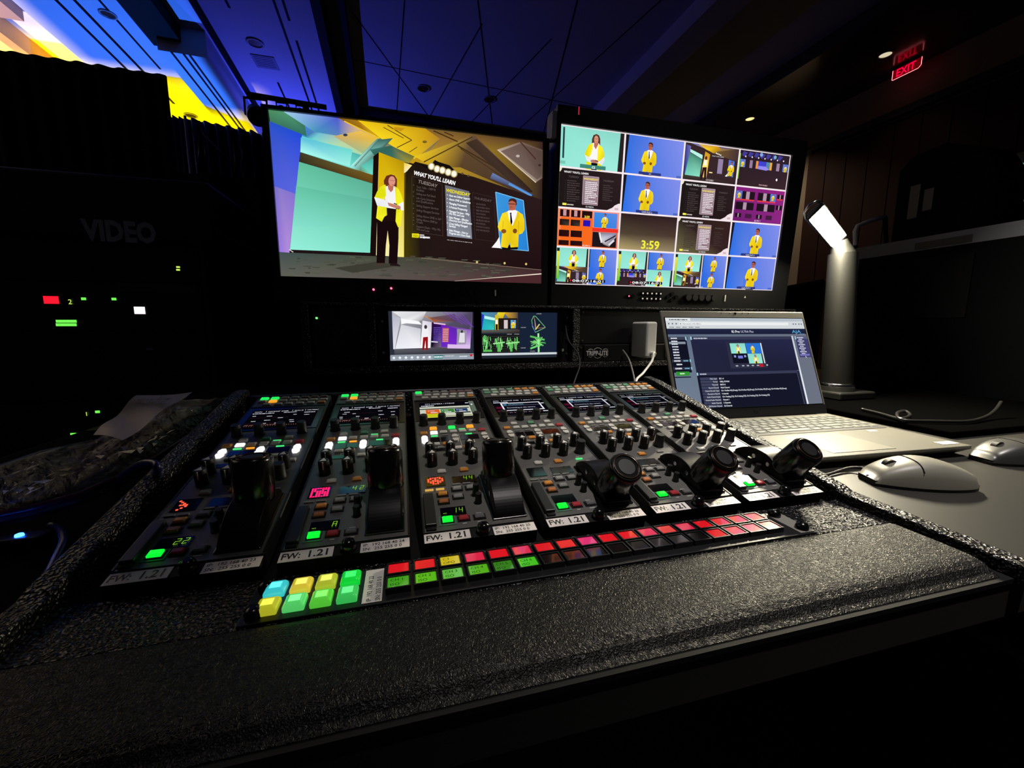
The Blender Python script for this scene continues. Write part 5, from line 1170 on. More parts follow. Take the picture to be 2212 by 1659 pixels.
def lap_picture(c0):
    h = homography([(822, 182), (1925, 188), (2095, 870), (945, 925)]); c = c0.sub(h)
    c0.grad(0, 0, 1, 1, S(96, 112, 136), S(110, 116, 132), S(110, 116, 132), S(116, 130, 150))
    c0.rect(0, 0, 1, .125, S(214, 220, 224)); c0.rect(0, 0, .17, .035, S(232, 236, 238)); c0.rect(.17, 0, 1, .035, S(186, 196, 206)); c0.rect(.09, .05, .88, .083, S(240, 243, 244))
    q = c0.tile(0, 0, 1, 1, 160, 90); dk = S(80, 88, 96)
    q.words(4, 2, 24, 1.2, dk, 1); q.text('Not secure | 192.168.0.2', 18, 6.9, 2.2, S(50, 54, 60), sx=.9)
    for x in (3, 7, 11, 147, 150, 154, 157): q.ell(x, 6.1, .7, .8, S(70, 76, 84), 8)
    for x in (3, 10, 17, 24, 31): q.words(x, 9.8, x + 5, 1.2, S(130, 136, 144), x)
    q.ell(15.8, 6.2, .6, .8, dk, 6)
    q.grad(0, 11.2, 160, 17.0, S(34, 38, 66), S(36, 40, 72), S(28, 32, 58), S(28, 32, 58)); q.text('Ki Pro', 71, 15.4, 3.6, S(250, 250, 255), bold=.12); q.text('ULTRA Plus', 81.5, 15.4, 3.4, S(210, 214, 236), sx=.9)
    q.text('AJA', 143, 15.8, 4.6, S(90, 170, 220), sx=1.5, bold=.15); q.words(151, 17.0, 158, .7, S(120, 170, 210), 1)
    # left menu
    q.rect(0, 19.5, 20.5, 22.5, S(60, 66, 86)); q.rect(0, 22.5, 19, 55, S(18, 20, 36)); q.rect(0, 24.5, 17.5, 26.8, S(140, 148, 164)); q.rect(18, 19.5, 19.4, 23, S(160, 210, 230))
    for k in range(8): q.words(2.5, 21 + k * 2.75 + (.3 if k else 0), 9, 1.5, S(226, 230, 240), k)
    for y in (43.5, 51.0): q.rect(0, y - 1.3, 20.3, y + 1.3, S(50, 54, 72)); q.words(2, y, 9, 1.6, S(230, 230, 240), int(y)); q.rect(18.8, y - 1.3, 20.0, y + 1.3, S(160, 210, 230)); q.words(12, y, 17, 1.4, S(120, 190, 220), 3)
    q.words(4, 47, 10, 1.5, S(226, 230, 240), 5); q.rect(2, 54, 16, 58, S(50, 150, 50)); q.words(6, 56, 11, 1.4, S(220, 250, 220), 2); q.rect(0, 58.8, 17, 60, S(40, 44, 60))
    # middle
    q.rect(23.5, 19.5, 141, 22.6, S(56, 58, 84)); q.rect(23.5, 19.5, 25.0, 23, S(170, 220, 236)); q.words(27, 21.2, 42, 1.5, S(200, 204, 220), 9)
    q.grad(23.5, 22.6, 141, 55.5, S(36, 38, 66), S(38, 40, 74), S(30, 32, 56), S(36, 38, 62)); q.rect(23.5, 55.5, 138, 58.2, S(58, 60, 86)); q.rect(23.7, 55.5, 25, 58.4, S(170, 220, 236)); q.words(27, 57, 34, 1.4, S(200, 204, 220), 9)
    q.rect(23.5, 58.2, 137.5, 90, S(22, 24, 42))
    q.grad(62, 24.5, 104, 52, S(44, 44, 66), S(42, 42, 66), S(50, 50, 72), S(50, 50, 72))
    a = q.tile(66, 26.5, 83.5, 37); teal_woman(a, 8, .8, 8.2, False); b2 = q.tile(84, 26.5, 101, 37.5); b2.rect(0, 0, 16, 9, S(40, 120, 220)); man(b2, 7, .6, 8.3)
    a = q.tile(66, 37.2, 83.5, 47); a.rect(0, 0, 16, 9, S(16, 18, 36)); a.rect(2, 1.5, 4, 3.5, S(150, 160, 220)); a.rect(6, 2, 11, 4.5, S(120, 130, 230)); a.rect(12.5, 1.5, 14.5, 3.5, S(150, 160, 220)); a = q.tile(84, 37.5, 101, 47.5); teal_woman(a, 8, .8, 8.2)
    q.rect(101.2, 26.5, 102.4, 47.5, S(240, 244, 250))
    for k, x in enumerate((68, 75, 80.5, 86, 92)): q.words(x, 49.6, x + 2.6, 1.3, S(210, 210, 220), k)
    q.rect(95, 48.2, 99.5, 51, S(200, 30, 44)); q.words(103, 49.4, 105, 1.8, S(200, 200, 210), 1)
    sc = ('Video Input', 'Format', 'Timecode', 'Record Channel', 'Channel Encode Types', 'Channels to Record', 'Audio Channel Inputs', 'Channel Audio Channels', 'Audio Channels', 'SDI Monitor Channel')
    va = ('SDI 1-4', '1080p 59.94/60', '08:07:16', 'Multi Channel', 'Ch-1 ProRes HQ (Proxy), Ch-2 ProRes HQ (Proxy), Ch-3 ProRes HQ (Proxy), Ch-4 ProRes HQ (Proxy)', '4 channels', 'Ch-1 Analog (1/2), Ch-2 Analog (1/2), Ch-3 Analog (1/2), Ch-4 Analog (1/2)', 'Channel 1', '2 Channels', 'All Channels')
    for k in range(10):
        y = 61.6 + k * 2.93; q.rect(26, y - 1.25, 45, y + 1.2, S(62, 66, 92)); q.text(sc[k], 44.3, y + .9, 2.1, S(240, 242, 250), 'r', sx=.78); q.text(va[k], 46.5, y + .9, 2.1, S(240, 242, 250), sx=.82, bold=.06)
    q.grad(140.5, 19, 142.5, 90, S(206, 210, 220), S(206, 210, 220), S(240, 244, 250), S(240, 244, 250)); q.rect(137.5, 56, 140.5, 90, S(40, 42, 66))
    q.rect(145, 19.5, 160, 42, S(64, 64, 112)); q.rect(145, 19.5, 160, 22.5, S(90, 94, 124)); q.rect(144.6, 19.5, 145.8, 23, S(170, 220, 236))
    for k in range(11): q.words(147 + (k % 2) * 1.5, 21 + k * 1.9, 155 - (k % 2) * 2, 1.2, S(220, 222, 240), k + 8)
    q.rect(146, 38.5, 158, 40.5, S(120, 116, 190)); q.poly([(152, 40), (153.4, 42.6), (152.4, 42.6)], CW)
nrm = (lid(0, 0, 1) - lid(0, 0, 0)); up_ = (lid(0, 1) - lid(0, 0))
cv = Canvas(lambda u, v, d: tuple(lid(SX + u * SW, SH0 + (1 - v) * SHH, .0010 + d)), SW, SHH, k=.95); cv.step = .000006
lap_picture(cv); cv.mb.build('display', ld)
b = MB(); b.hexa([lid(x, h, d) for h in (SH0 - .002, SH0 + SHH + .0015) for x, d in ((SX - .002, .0008), (SX + SW + .002, .0008), (SX + SW + .002, 0), (SX - .002, 0))], K_GLOSS); b.build('screen_frame', ld)

# ================================================================ mice
def mouse(label, p, ang, L=.112, W_=.062, H_=.036, zz=TZ, silver=K_SILVER):
    t = empty('computer_mouse', (p.x, p.y, zz), label, 'computer mouse', rot=(0, 0, ang))
    n, m_ = 20, 14; vs = []; prof = []
    for i in range(n + 1):
        u = i / n; hw = W_ / 2 * (math.sin(math.pi * (u * .86 + .08)) ** .38) * (.86 + .14 * u); h = .010 + (H_ - .010) * (math.sin(math.pi * min(1, (u * .92 + .02))) ** .75); prof.append((u * L, hw, h * (1 if 0 < i < n else .45)))
    for (x, hw, h) in prof:
        for j in range(m_ + 1):
            a_ = math.pi * j / m_; cx = math.copysign(abs(math.cos(a_)) ** .7, math.cos(a_)); vs.append((x, hw * cx, .004 + (h - .004) * (math.sin(a_) ** .55 if 0 < j < m_ else 0)))
    fs = []; k = m_ + 1
    for i in range(n):
        for j in range(m_): fs.append((i * k + j, i * k + j + 1, (i + 1) * k + j + 1, (i + 1) * k + j))
    fs += [tuple(range(k)), tuple(range(n * k, n * k + k))]
    b = MB(); b.mesh(vs, fs, silver, True); b.build('top_shell', t)
    q = [(x, hw) for x, hw, h in prof]; q = q + [(x, -hw) for x, hw in q[::-1]]
    b = MB(); b.prism([(x, y_ * .98) for x, y_ in q], 'z', .0005, .0075, K_BODY); b.build('underside', t)
    b = MB(); b.cyl((.026, -.0035, .0235), (.026, .0035, .0235), .0085, K_RUBBER, 20); b.build('scroll_wheel', t)
    b = MB()
    b.tube([(.046, y_ * .001, .004 + ((.010 + (H_ - .010) * (math.sin(math.pi * (.41 * .92 + .02)) ** .75)) - .004) * (max(0, 1 - abs(y_ / 30) ** 2.9) ** .35) + .0002) for y_ in range(-27, 28, 3)], .0005, K_SLOT, 6); b.build('button_gap', t)
    return t
MP = Vector((.576, .045, 0))
mouse('grey wired mouse on the table right of the console', MP, R(-22), .118, .062, .036, silver=mat('mouse_grey', S(128, 126, 114), .42))
cable('mouse_cable', 'thin black mouse cable running from the mouse under the laptop edge', [Vector((.577, .0445, TZ + .008)), at(1890, 1018, z=TZ + .012), at(1840, 1010, z=TZ + .006), Vector((.535, .072, TZ + .0025)), Vector((.498, .085, TZ + .0025)), Vector((.488, .14, TZ + .0025)), Vector((.4885, .26, TZ + .0025))], .002, K_RUBBER)
mouse('dark mouse with a silver ring at the far right edge', Vector((.83, .06, 0)), R(-10), .11, .06, .035, silver=mat('mouse_dark', S(60, 60, 58), .35))

# ================================================================ desk lamp
fc = empty('flat_case', (.955, .16, TZ), 'low flat black case on the table under the desk lamp, right of the laptop', 'equipment case')
b = MB(); b.box(0, 0, 0, .58, .45, .013, mat('dead_black', S(4, 4, 4), 1.0, spec=0.0)); b.build('shell', fc, bevel=.003)
FZ = TZ + .013
lampo = empty('desk_lamp', (1.125, .5, FZ), 'folding black desk lamp with a lit white bar head on a tall post', 'desk lamp')
lo = Vector((1.125, .5, FZ))
K_LAMP = mat('lamp_shell', S(20, 20, 18), .45)
b = MB(); b.box(-.05, -.05, 0, .075, .06, .02, K_LAMP); b.build('foot', lampo, bevel=.004)
b = MB(); b.lathe([(.042, .02), (.04, .032)], (0, 0, 0), (0, 0, 1), K_LAMP, 28); b.build('collar', lampo)
b = MB(); b.lathe([(.0385, 0), (.0385, .0065), (.0365, .008)], (0, 0, .032), (0, 0, 1), K_CHROME, 28); b.build('chrome_ring', lampo)
topP = Vector((1.095, .5, .372)) - lo
b = MB(); b.cyl((0, 0, .04), topP, .0355, K_LAMP, 28, r1=.0315); b.build('post', lampo)
E_TL, E_TR, E_BR, E_BL = at(1746, 465, y=.425), at(1787, 459, y=.43), at(1830, 517, y=.5), at(1795, 523, y=.495)
axl = (E_TL + E_TR - E_BL - E_BR) / 2; wv = (E_TR - E_TL).normalized(); nn = axl.normalized().cross(wv).normalized()
if nn.z < 0: nn = -nn
axn = axl.normalized(); sd = nn.cross(axn).normalized(); Lh = axl.length; c0h = (E_BL + E_BR) / 2
hwid = ((E_TR - E_TL).length + (E_BR - E_BL).length) / 4 * .58
def hp(a, s_, n_): return c0h + axn * (Lh * a) + sd * s_ + nn * n_ - lo
b = MB(); b.cyl(topP - Vector((0, 0, .004)), hp(-.06, 0, .004), .027, K_LAMP, 20, r1=.018); b.build('hinge', lampo)
b = MB(); b.hexa([hp(a, s_, n_) for n_ in (.0006, .014) for a, s_ in ((-.1, -hwid - .004), (1.06, -hwid - .004), (1.06, hwid + .004), (-.1, hwid + .004))], K_LAMP); hd = b.build('lamp_head', lampo, bevel=.003, seg=3)
LAMP_EMIT = mat('lamp_diffuser', S(240, 240, 230), .5, emit=(1.0, .90, .66), estr=800.0)
b = MB(); b.hexa([hp(a, s_, n_) for n_ in (-.0015, 0) for a, s_ in ((.0, -hwid), (1.0, -hwid), (1.0, hwid), (.0, hwid))], LAMP_EMIT); b.build('diffuser', hd)
b = MB(); b.tube([hp(1.06, -.02, .006), hp(1.14, -.015, .012), hp(1.17, 0, .014), hp(1.14, .015, .012), hp(1.06, .02, .006)], .003, K_CHROME); b.build('hook', hd)
# ================================================================ left: equipment rack with cases
K_CASE = mat('road_case_black', S(17, 17, 18), .45)
K_EDGE = mat('road_case_edge', S(78, 82, 98), .5)
CY0 = 1.35
rack = empty('equipment_rack', (-1.0, CY0, FLOOR), 'tall black equipment rack left of the console lit only by small lights', 'equipment rack')
ro = Vector((-1.0, CY0, FLOOR))
RX0, RX1 = -1.42, at(455, 700, y=CY0).x
RTOP = at(450, 525, y=CY0).z
b = MB(); b.box(RX0 - ro.x, .03, 0, RX1 - ro.x, .7, RTOP - FLOOR, K_CASE); b.build('cabinet', rack, bevel=.004)
for x in (RX0, RX1 - .012):
    b = MB(); b.box(x - ro.x, 0, 0, x + .012 - ro.x, .03, RTOP - FLOOR, mat('rack_edge', S(60, 62, 66), .5)); b.build('front_edge', rack)
lidc = empty('lettered_road_case', (-1.0, CY0 - .02, RTOP), 'black road case lettered VIDEO sitting on top of the equipment rack', 'road case')
lt = at(445, 392, y=CY0 - .02); LX1 = at(440, 450, y=CY0 - .02).x
b = MB(); b.box(RX0 + 1.0, 0, .001, LX1 + 1.0 + .02, .72, lt.z - RTOP, K_CASE); b.build('shell', lidc, bevel=.012, seg=3)
b = MB(); b.box(LX1 + 1.0 + .02, .02, .03, LX1 + 1.0 + .026, .7, .05, K_EDGE); b.box(LX1 + 1.0 + .02, .25, .09, LX1 + 1.0 + .032, .4, .16, K_CASE); b.build('side_trim', lidc)
b = MB(); b.box(LX1 + 1.0 + .032, .28, .1, LX1 + 1.0 + .034, .36, .135, mat('case_tag', S(90, 86, 120), .4)); b.build('latch_plate', lidc)
p0 = at(183, 517, y=CY0 - .02); p1 = at(337, 520, y=CY0 - .02)
K_STEN = mat('stencil_grey', S(210, 204, 206), .6)
b = MB(); _, _, wd = glyphs('VIDEO'); hgt = (at(186, 475, y=CY0 - .02).z - p0.z) / .69
b.text('VIDEO', (p0.x + 1.0, -.002, p0.z - RTOP), (1, 0, 0), (0, 0, 1), hgt, K_STEN, sx=(p1.x - p0.x) / (wd * hgt), bold=.045); 
bb = MB(); bb.v = b.v; bb.f = b.f; bb.m = b.m; bb.c = b.c; bb.mats = b.mats; bb.sm = b.sm; bb.build('stencil_lettering', lidc)
def rack_unit(label, v0, v1, items):
    y = CY0 - .004; z0 = at(200, v1, y=y).z; z1 = at(200, v0, y=y).z
    t = empty('rack_unit', (-1.0, y, z0), label, 'rack equipment', 'units mounted in the equipment rack')
    b = MB(); b.box(RX0 + .02 + 1.0, 0, 0, RX1 - .016 + 1.0, .03, z1 - z0, K_CASE); b.build('front_panel', t, bevel=.002)
    for name, u, v, w_, h_, m_ in items:
        p = at(u, v, y=y); k = (p.y - CAM_POS.y) / F_PX * 1.05
        b = MB(); b.box(p.x + 1.0 - w_ * k / 2, -.002, p.z - z0 - h_ * k / 2, p.x + 1.0 + w_ * k / 2, 0, p.z - z0 + h_ * k / 2, m_); b.build(name, t)
    return t, y, z0
L_Y = mat('led_yellow_green', S(20, 30, 0), emit=S(190, 230, 90), estr=1.3); L_G = mat('led_block_green', S(0, 30, 0), emit=S(110, 235, 80), estr=1.2)
L_R = mat('button_lit_red', S(60, 0, 0), emit=S(235, 20, 40), estr=1.5); L_W = mat('button_lit_white', S(120, 120, 120), emit=S(250, 235, 250), estr=1.3)
rack_unit('dark rack unit at the top with two tiny yellow green lights', 535, 606, [('status_light', 385, 577, 5, 2.5, L_Y), ('status_light', 385, 583, 5, 2.5, L_Y)])
it = [('lit_button', 111, 648, 19, 12, L_R), ('status_light', 181, 645.5, 6, 4, L_G), ('status_light', 246.5, 646, 6, 4, L_G), ('lit_button', 302, 670.5, 15, 12, L_W), ('label_strip', 340, 622, 112, 14, mat('faded_label', S(84, 82, 86), .6))]
it += [('level_light', 127 + 8.3 * k, 694 + 7.5 * j, 6.5, 4.5, L_G) for k in range(5) for j in range(2)]
t, y, z0 = rack_unit('rack unit with a red lit button and a white lit button', 612, 714, it)
b = MB(); p = at(149, 657, y=y); b.text('2', (p.x + 1.0, -.003, p.z - z0), (1, 0, 0), (0, 0, 1), .022, L_Y); b.build('digit', t)
for u, w_ in ((213, 16), (240, 12), (298, 6), (324, 10), (350, 6)):
    pass
it = [('chrome_mark', 213, 756, 15, 4, K_EDGE), ('chrome_mark', 238, 756, 10, 4, K_EDGE), ('chrome_mark', 324, 754, 9, 4, mat('lilac_chrome', S(150, 150, 190), .3, metal=.8)), ('chrome_mark', 540, 751, 3, 3, K_EDGE)][:3]
rack_unit('dark rack unit in the middle with small metal marks', 722, 860, it)
it = [('status_light', 211, 889.5, 6, 4, L_G), ('status_light', 274, 887, 6, 4, L_G)] + [('level_light', 158 + 7.9 * k, 938 + 6.5 * j, 6.5, 4.2, L_G) for k in range(5) for j in range(2)]
t, y, z0 = rack_unit('lowest rack unit in view with a green block of lights above the bag', 868, 960, it)
b = MB(); p = at(185, 898, y=y); b.text('1', (p.x + 1.0, -.003, p.z - z0), (1, 0, 0), (0, 0, 1), .019, L_Y); b.build('digit', t)

b = MB(); b.box(-.615, -.14, TZ, -.272, .62, TZ + .0015, mat('black_cloth', S(3, 3, 4), .95, spec=.05)); tag(b.build('table_cloth'), 'black cloth spread on the table left of the console under the bag', 'cloth')  # black sheet added to paint this end of the table into shade
# ================================================================ plastic bag with paper
def patch(cols, n, m_, amp, seed, thick, f1=9, f2=31):
    rg = random.Random(seed); P = [rg.uniform(0, 6.28) for _ in range(12)]
    vs = []
    for i in range(n + 1):
        t_ = i / n * (len(cols) - 1); k = min(int(t_), len(cols) - 2); f = t_ - k
        a = cols[k][0].lerp(cols[k + 1][0], f); c = cols[k][1].lerp(cols[k + 1][1], f)
        for j in range(m_ + 1):
            g = j / m_; p = a.lerp(c, g); e = math.sin(math.pi * g) ** .6
            z = amp * (.5 * math.sin(f1 * g * 3 + P[0] + i * .33) + .35 * math.sin(i * .9 + P[1] + g * 7) + .3 * math.sin(f2 * g + i * 1.7 + P[2]) + .25 * rg.uniform(-1, 1))
            vs.append((p.x, p.y, p.z + thick * e + z * e))
    k = m_ + 1
    fs = [(i * k + j, i * k + j + 1, (i + 1) * k + j + 1, (i + 1) * k + j) for i in range(n) for j in range(m_)]
    return vs, fs
def film():
    m = bpy.data.materials.new('clear_film'); m.use_nodes = True; nt = m.node_tree; b = nt.nodes['Principled BSDF']
    b.inputs['Base Color'].default_value = S(150, 140, 138); b.inputs['Roughness'].default_value = .14; b.inputs['Alpha'].default_value = .34; b.inputs['Specular IOR Level'].default_value = 1.0
    tc = nt.nodes.new('ShaderNodeTexCoord'); nz = nt.nodes.new('ShaderNodeTexNoise'); nz.inputs['Scale'].default_value = 42; nz.inputs['Detail'].default_value = 5; nz.inputs['Distortion'].default_value = 1.2
    bp = nt.nodes.new('ShaderNodeBump'); bp.inputs['Strength'].default_value = 1.0; bp.inputs['Distance'].default_value = .02
    nt.links.new(tc.outputs['Object'], nz.inputs[0]); nt.links.new(nz.outputs[0], bp.inputs['Height']); nt.links.new(bp.outputs[0], b.inputs['Normal'])
    return m
FILM = film()
bag = empty('plastic_zip_bag', (-.45, .12, TZ), 'crumpled clear plastic zip bag with a printed paper label lying left of the console', 'plastic bag')
bo = Vector((-.45, .12, TZ))
up = [at(-40, 1030, y=.16), at(90, 985, y=.2), at(200, 960, y=.25), at(290, 905, y=.28), at(380, 868, y=.32), at(460, 868, y=.36), at(538, 872, x=-.276)]
lw = [at(-60, 1140, z=.0), at(60, 1115, z=.0), at(170, 1085, z=.004), at(290, 1030, z=.012), at(385, 968, x=-.30), at(455, 922, x=-.285), at(535, 885, x=-.276)]
vs, fs = patch([(a - bo, c - bo) for a, c in zip(up, lw)], 46, 20, .0035, 4, .016)
b = MB(); b.mesh(vs, fs, FILM, False); o = b.build('film', bag)
vs, fs = patch([((a.lerp(c, .06)) - bo - Vector((0, 0, .004)), (a.lerp(c, .97)) - bo - Vector((0, 0, .006))) for a, c in zip(up, lw)], 30, 12, .003, 9, .006)
b = MB(); b.mesh(vs, fs, mat('bag_contents', S(34, 31, 30), .4, bump=('noise', 60, .8, .01)), True); b.build('contents', bag)
pp = [at(300, 868, y=.31), at(418, 856, y=.325), at(405, 876, y=.3), at(330, 925, y=.24), at(190, 985, y=.2), at(240, 930, y=.25)]
b = MB()
K_PAPER = mat('printed_paper', S(150, 140, 130), .45)
P0, P1, P2, P3 = [q - bo + Vector((0, 0, .014)) for q in (at(205, 965, y=.235), at(298, 878, y=.3), at(418, 866, y=.315), at(268, 978, y=.2))]
def pq(u, v): return P0.lerp(P1, u).lerp(P3.lerp(P2, u), v)
vs = []; 
for i in range(11):
    for j in range(7): vs.append(pq(i / 10, j / 6) + Vector((0, 0, .0025 * math.sin(i * .9 + j * .5))))
b.mesh(vs, [(i * 7 + j, i * 7 + j + 1, (i + 1) * 7 + j + 1, (i + 1) * 7 + j) for i in range(10) for j in range(6)], K_PAPER, True)
o_ = pq(.72, .93) + Vector((0, 0, .006)); b.text('Ziploc', o_, pq(.5, .0) - pq(.5, 1.0), pq(0, .5) - pq(1, .5), .020, K_INK, sx=.8, bold=.02)
b.build('paper_label', bag)
b = MB(); b.tube([q - bo + Vector((0, 0, .007)) for q in lw], .0035, mat('zip_magenta', S(96, 22, 50), .35), 8); b.build('zip_strip', bag)
b = MB(); b.tube([q - bo + Vector((0, 0, .003)) for q in up[:3]], .003, mat('film_edge', S(70, 66, 62), .35), 8); b.build('folded_edge', bag)
rg = random.Random(2)
for k, (u, v) in enumerate(((262, 985), (20, 1080), (400, 905), (90, 1045), (310, 968), (150, 1025), (430, 890), (350, 950), (55, 1060))):  # pale slivers painted in as the glints of the crumpled film
    q = at(u, v, z=.045 if u > 200 else .022); b = MB()
    for _ in range(7):
        d = Vector((rg.uniform(-.012, .012), rg.uniform(-.012, .012), rg.uniform(-.002, .006))); e = Vector((rg.uniform(-.008, .008), rg.uniform(-.01, .01), .004))
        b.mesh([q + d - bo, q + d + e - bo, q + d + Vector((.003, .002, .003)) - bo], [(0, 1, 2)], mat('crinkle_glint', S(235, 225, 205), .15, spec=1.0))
    b.build('foil_crinkle', bag)

# blue glowing plug and its loops of cable at the left edge
q = at(46, 1153, z=TZ + .014)
bl = empty('blue_light_plug', (q.x, q.y, TZ), 'small plug glowing blue on the table at the left edge', 'power plug')
b = MB(); b.box(-.018, -.009, 0, .018, .009, .013, K_BODY); b.build('body', bl, bevel=.002)
b = MB(); b.lathe([(.0032, 0), (.0028, .0018), (.001, .0025)], (0, -.002, .013), (0, 0, 1), mat('blue_led', S(0, 0, 60), emit=(.01, .10, 1.0), estr=30.0), 12); b.build('lit_indicator', bl)
K_BLUEC = mat('blue_cord', S(20, 26, 86), .35)
cable('blue_cable', 'blue cable arching up from the table in front of the bag', [at(250, 1060, z=TZ + .004), at(262, 1030, z=.02), at(300, 1003, z=.045), at(332, 1000, z=.05), at(340, 1015, z=.045), at(330, 1040, z=.02), at(300, 1075, z=TZ + .004)], .0032, K_BLUEC, 'blue cables beside the bag')
cable('blue_cable', 'dark blue cable curving down the left edge below the bag', [at(110, 1135, z=TZ + .006), at(130, 1145, z=TZ + .01), at(138, 1170, z=TZ + .01), at(120, 1210, z=TZ + .006), at(95, 1260, z=TZ + .004), at(62, 1330, z=TZ + .004)], .0036, K_BLUEC, 'blue cables beside the bag')

# ================================================================ right: road cases
FX = 1.75
fo = empty('road_case', (FX, 1.0, FLOOR), 'large black road case stencilled FOH right of the desk lamp', 'road case')
zt = at(1844, 544, x=FX); zr = at(2212, 467, x=FX)
ztop = (zt.z + zr.z) / 2
ya, yb = at(2330, 467, x=FX).y, zt.y
fo.location = (FX, yb, FLOOR)
b = MB(); b.box(0, ya - yb, 0, 1.1, 0, ztop - FLOOR, mat('road_case_side', S(5, 6, 9), .8, spec=.06, bump=('noise', 200, .2, .002))); b.build('shell', fo, bevel=.004)
b = MB(); b.box(-.006, ya - yb, ztop - FLOOR - .045, 0, 0, ztop - FLOOR, K_EDGE); b.box(-.006, -.03, .0, 0, 0, ztop - FLOOR - .045, K_EDGE); b.build('edge_trim', fo)
pl = at(1985, 603, x=FX - .008); pr_ = at(2078, 570, x=FX - .008); b = MB()
_, _, wd = glyphs('FOH'); hg = (at(1990, 570, x=FX - .008).z - at(1990, 606, x=FX - .008).z) / .69
zb = at(1990, 606, x=FX - .008).z
b.box(-.0065, at(2100, 600, x=FX).y - yb, zb - FLOOR - .13, -.0005, at(1962, 600, x=FX).y - yb, zb - FLOOR + hg * .9, mat('label_plate', S(9, 10, 13), .8, spec=.1))
b.text('FOH', (-.0075, pl.y - yb, zb - FLOOR), (0, -1, 0), (0, 0, 1), hg, mat('stencil_dim', S(14, 14, 17), .8, spec=.1), sx=(pl.y - pr_.y) / (wd * hg), bold=.045); b.build('stencil_lettering', fo)
b = MB(); p0 = at(1976, 533, x=FX - .008); p1 = at(2100, 510, x=FX - .008); b.box(-.008, p1.y - yb, p0.z - FLOOR - .012, -.006, p0.y - yb, p0.z - FLOOR + .012, mat('tape_strip', S(30, 31, 36), .6)); b.build('tape_strip', fo)
# case standing on top of it
cz = at(1930, 345, x=FX + .12); c0_, c1_ = at(1925, 500, x=FX + .12).y, at(2140, 470, x=FX + .12).y
up2 = empty('stacked_case', (FX + .12, c0_, ztop), 'black domed case standing on the large road case, with two pale tape tags', 'equipment case')
hh_ = cz.z - ztop; D = c1_ - c0_
b = MB(); b.prism([(0, .001), (0, hh_ * .84), (D * .12, hh_ * .97), (D * .45, hh_ * 1.0), (D * .85, hh_ * .84), (D, hh_ * .6), (D, .001)], 'x', 0, .16, mat('case_cloth', S(6, 6, 7), .9, spec=.1)); b.build('shell', up2, bevel=.01)
for u0, v0, u1, v1 in ((1968, 403, 1980, 470), (1998, 410, 2012, 452)):
    a = at(u0, v0, x=FX + .118); c = at(u1, v1, x=FX + .118); b = MB(); b.box(-.003, min(a.y, c.y) - c0_, c.z - ztop, 0, max(a.y, c.y) - c0_, a.z - ztop, mat('tape_tag', S(50, 52, 58), .5)); b.build('tape_tag', up2)
# handle bar on the case and frame behind the lamp
b = MB(); b.tube([at(1848, 530, y=yb + .03), at(1847, 500, y=yb + .03), at(1852, 488, y=yb + .03), at(1880, 477, y=yb + .03), at(1912, 468, y=yb + .03)], .008, mat('rail_blue_grey', S(235, 238, 245), .5))
b.tube([at(1912, 468, y=yb + .03), at(1914, 520, y=yb + .03), at(1914, 545, y=yb + .03) + Vector((0, 0, -.05))], .008, K_METAL)
b.tube([at(1848, 530, y=yb + .03), at(1848, 545, y=yb + .03) + Vector((0, 0, -.05))], .008, K_METAL)
tag(b.build('hand_rail'), 'pale grey bent rail rising behind the large road case', 'rail')
fr = empty('folding_screen_panel', (0, 0, 0), 'dark panel with a thin grey frame standing behind the laptop and lamp', 'panel')
yp = 1.5; A_, B_ = at(1672, 625, y=yp), at(1778, 606, y=yp); fr.location = (B_.x, yp, FLOOR)
b = MB(); b.prism([(A_.x - B_.x, 0), (0, 0), (0, B_.z - FLOOR), (A_.x - B_.x, A_.z - FLOOR)], 'y', 0, .03, K_DRAPE); b.build('infill', fr)
b = MB(); b.tube([(A_.x - B_.x, -.008, A_.z - FLOOR), (-.01, -.008, B_.z - FLOOR), (0, -.008, B_.z - FLOOR - .01), (0, -.008, 0)], .007, mat('frame_grey', S(110, 112, 120), .4, metal=.5)); b.build('frame', fr)
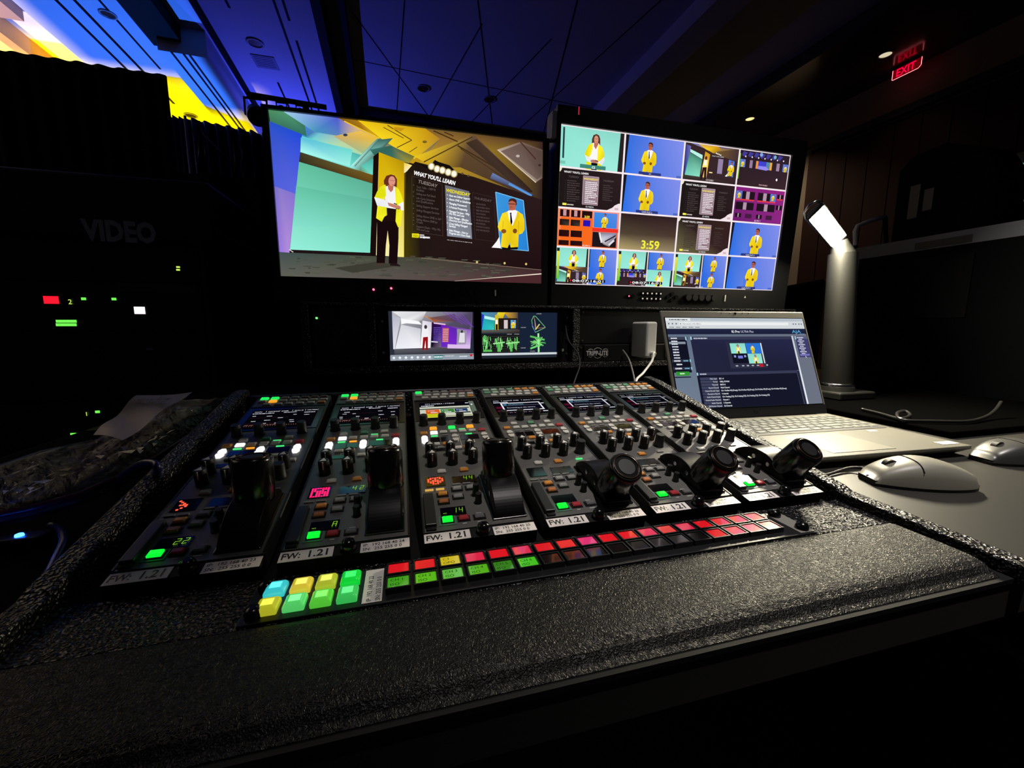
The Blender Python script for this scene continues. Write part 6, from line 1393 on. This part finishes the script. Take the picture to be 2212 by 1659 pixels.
# strip of light and lit gear at the far right edge
a, c = at(2130, 411, y=3.0), at(2170, 401, y=3.0)
b = MB(); b.box(a.x, 3.0, FLOOR, c.x, 3.05, a.z - .03, K_DRAPE); sh = b.build('side_shelf'); tag(sh, 'dark shelf unit far right with a pale lit strip along its top', 'shelf')
b = MB(); b.hexa([(a.x, 2.99, a.z - .02), (c.x, 2.99, c.z - .02), (c.x, 3.02, c.z - .02), (a.x, 3.02, a.z - .02), (a.x, 2.99, a.z), (c.x, 2.99, c.z), (c.x, 3.02, c.z), (a.x, 3.02, a.z)], mat('pink_strip_light', S(120, 100, 100), emit=S(214, 180, 176), estr=.8)); b.build('lit_strip', sh)
b = MB(); b.hexa([(a.x, 2.995, a.z - .04), (c.x, 2.995, a.z - .04), (c.x, 3.04, a.z - .04), (a.x, 3.04, a.z - .04), (a.x, 2.995, a.z - .02), (c.x, 2.995, c.z - .02), (c.x, 3.04, c.z - .02), (a.x, 3.04, a.z - .02)], K_DRAPE); b.build('top_rail', sh)
g0 = at(2196, 440, y=1.9); g1 = at(2240, 330, y=1.9)
ge = empty('lit_gear_tower', (g0.x, 1.9, FLOOR), 'pale edge of a gear tower with teal lights at the right border', 'equipment rack')
b = MB(); b.box(0, 0, 0, .5, .3, g1.z - FLOOR, mat('gear_blue_grey', S(60, 62, 76), .5)); b.build('cabinet', ge, bevel=.004)
for k, v in enumerate((352, 358, 364, 425, 431)):
    p = at(2207, v, y=1.89); b = MB(); b.box(p.x - g0.x - .01, -.006, p.z - FLOOR - .005, p.x - g0.x + .07, 0, p.z - FLOOR + .005, mat('teal_light', S(30, 60, 60), emit=S(90, 170, 160), estr=.7)); b.build('light_row', ge)
# cable and loop beyond the laptop
cable('laptop_charger_cable', 'thin cable curling behind the laptop toward the right edge', [at(1862, 884, z=TZ + .018), at(1900, 893, z=TZ + .018), at(1935, 903, z=TZ + .018), at(1950, 904, z=TZ + .02), at(1966, 897, z=TZ + .022), at(1955, 888, z=TZ + .026), at(1938, 893, z=TZ + .024), at(1950, 907, z=TZ + .018), at(2020, 910, z=TZ + .018), at(2090, 910, z=TZ + .018), at(2128, 901, z=TZ + .02), at(2150, 886, z=TZ + .03), at(2163, 868, z=TZ + .045)], .0032, mat('cord_satin', S(26, 26, 25), .3))
b = MB(); pts = []
cpos = at(2145, 905, y=.55)
for k in range(25):
    a_ = 2 * math.pi * k / 24; pts.append(at(2148 + 24 * math.cos(a_) + 6 * math.sin(a_), 884 + 30 * math.sin(a_), y=.62))
b.tube(pts, .004, mat('cord_satin', S(26, 26, 25), .3)); tag(b.build('cable_loop'), 'round loop of dark cable hanging against the road case at right', 'cable')
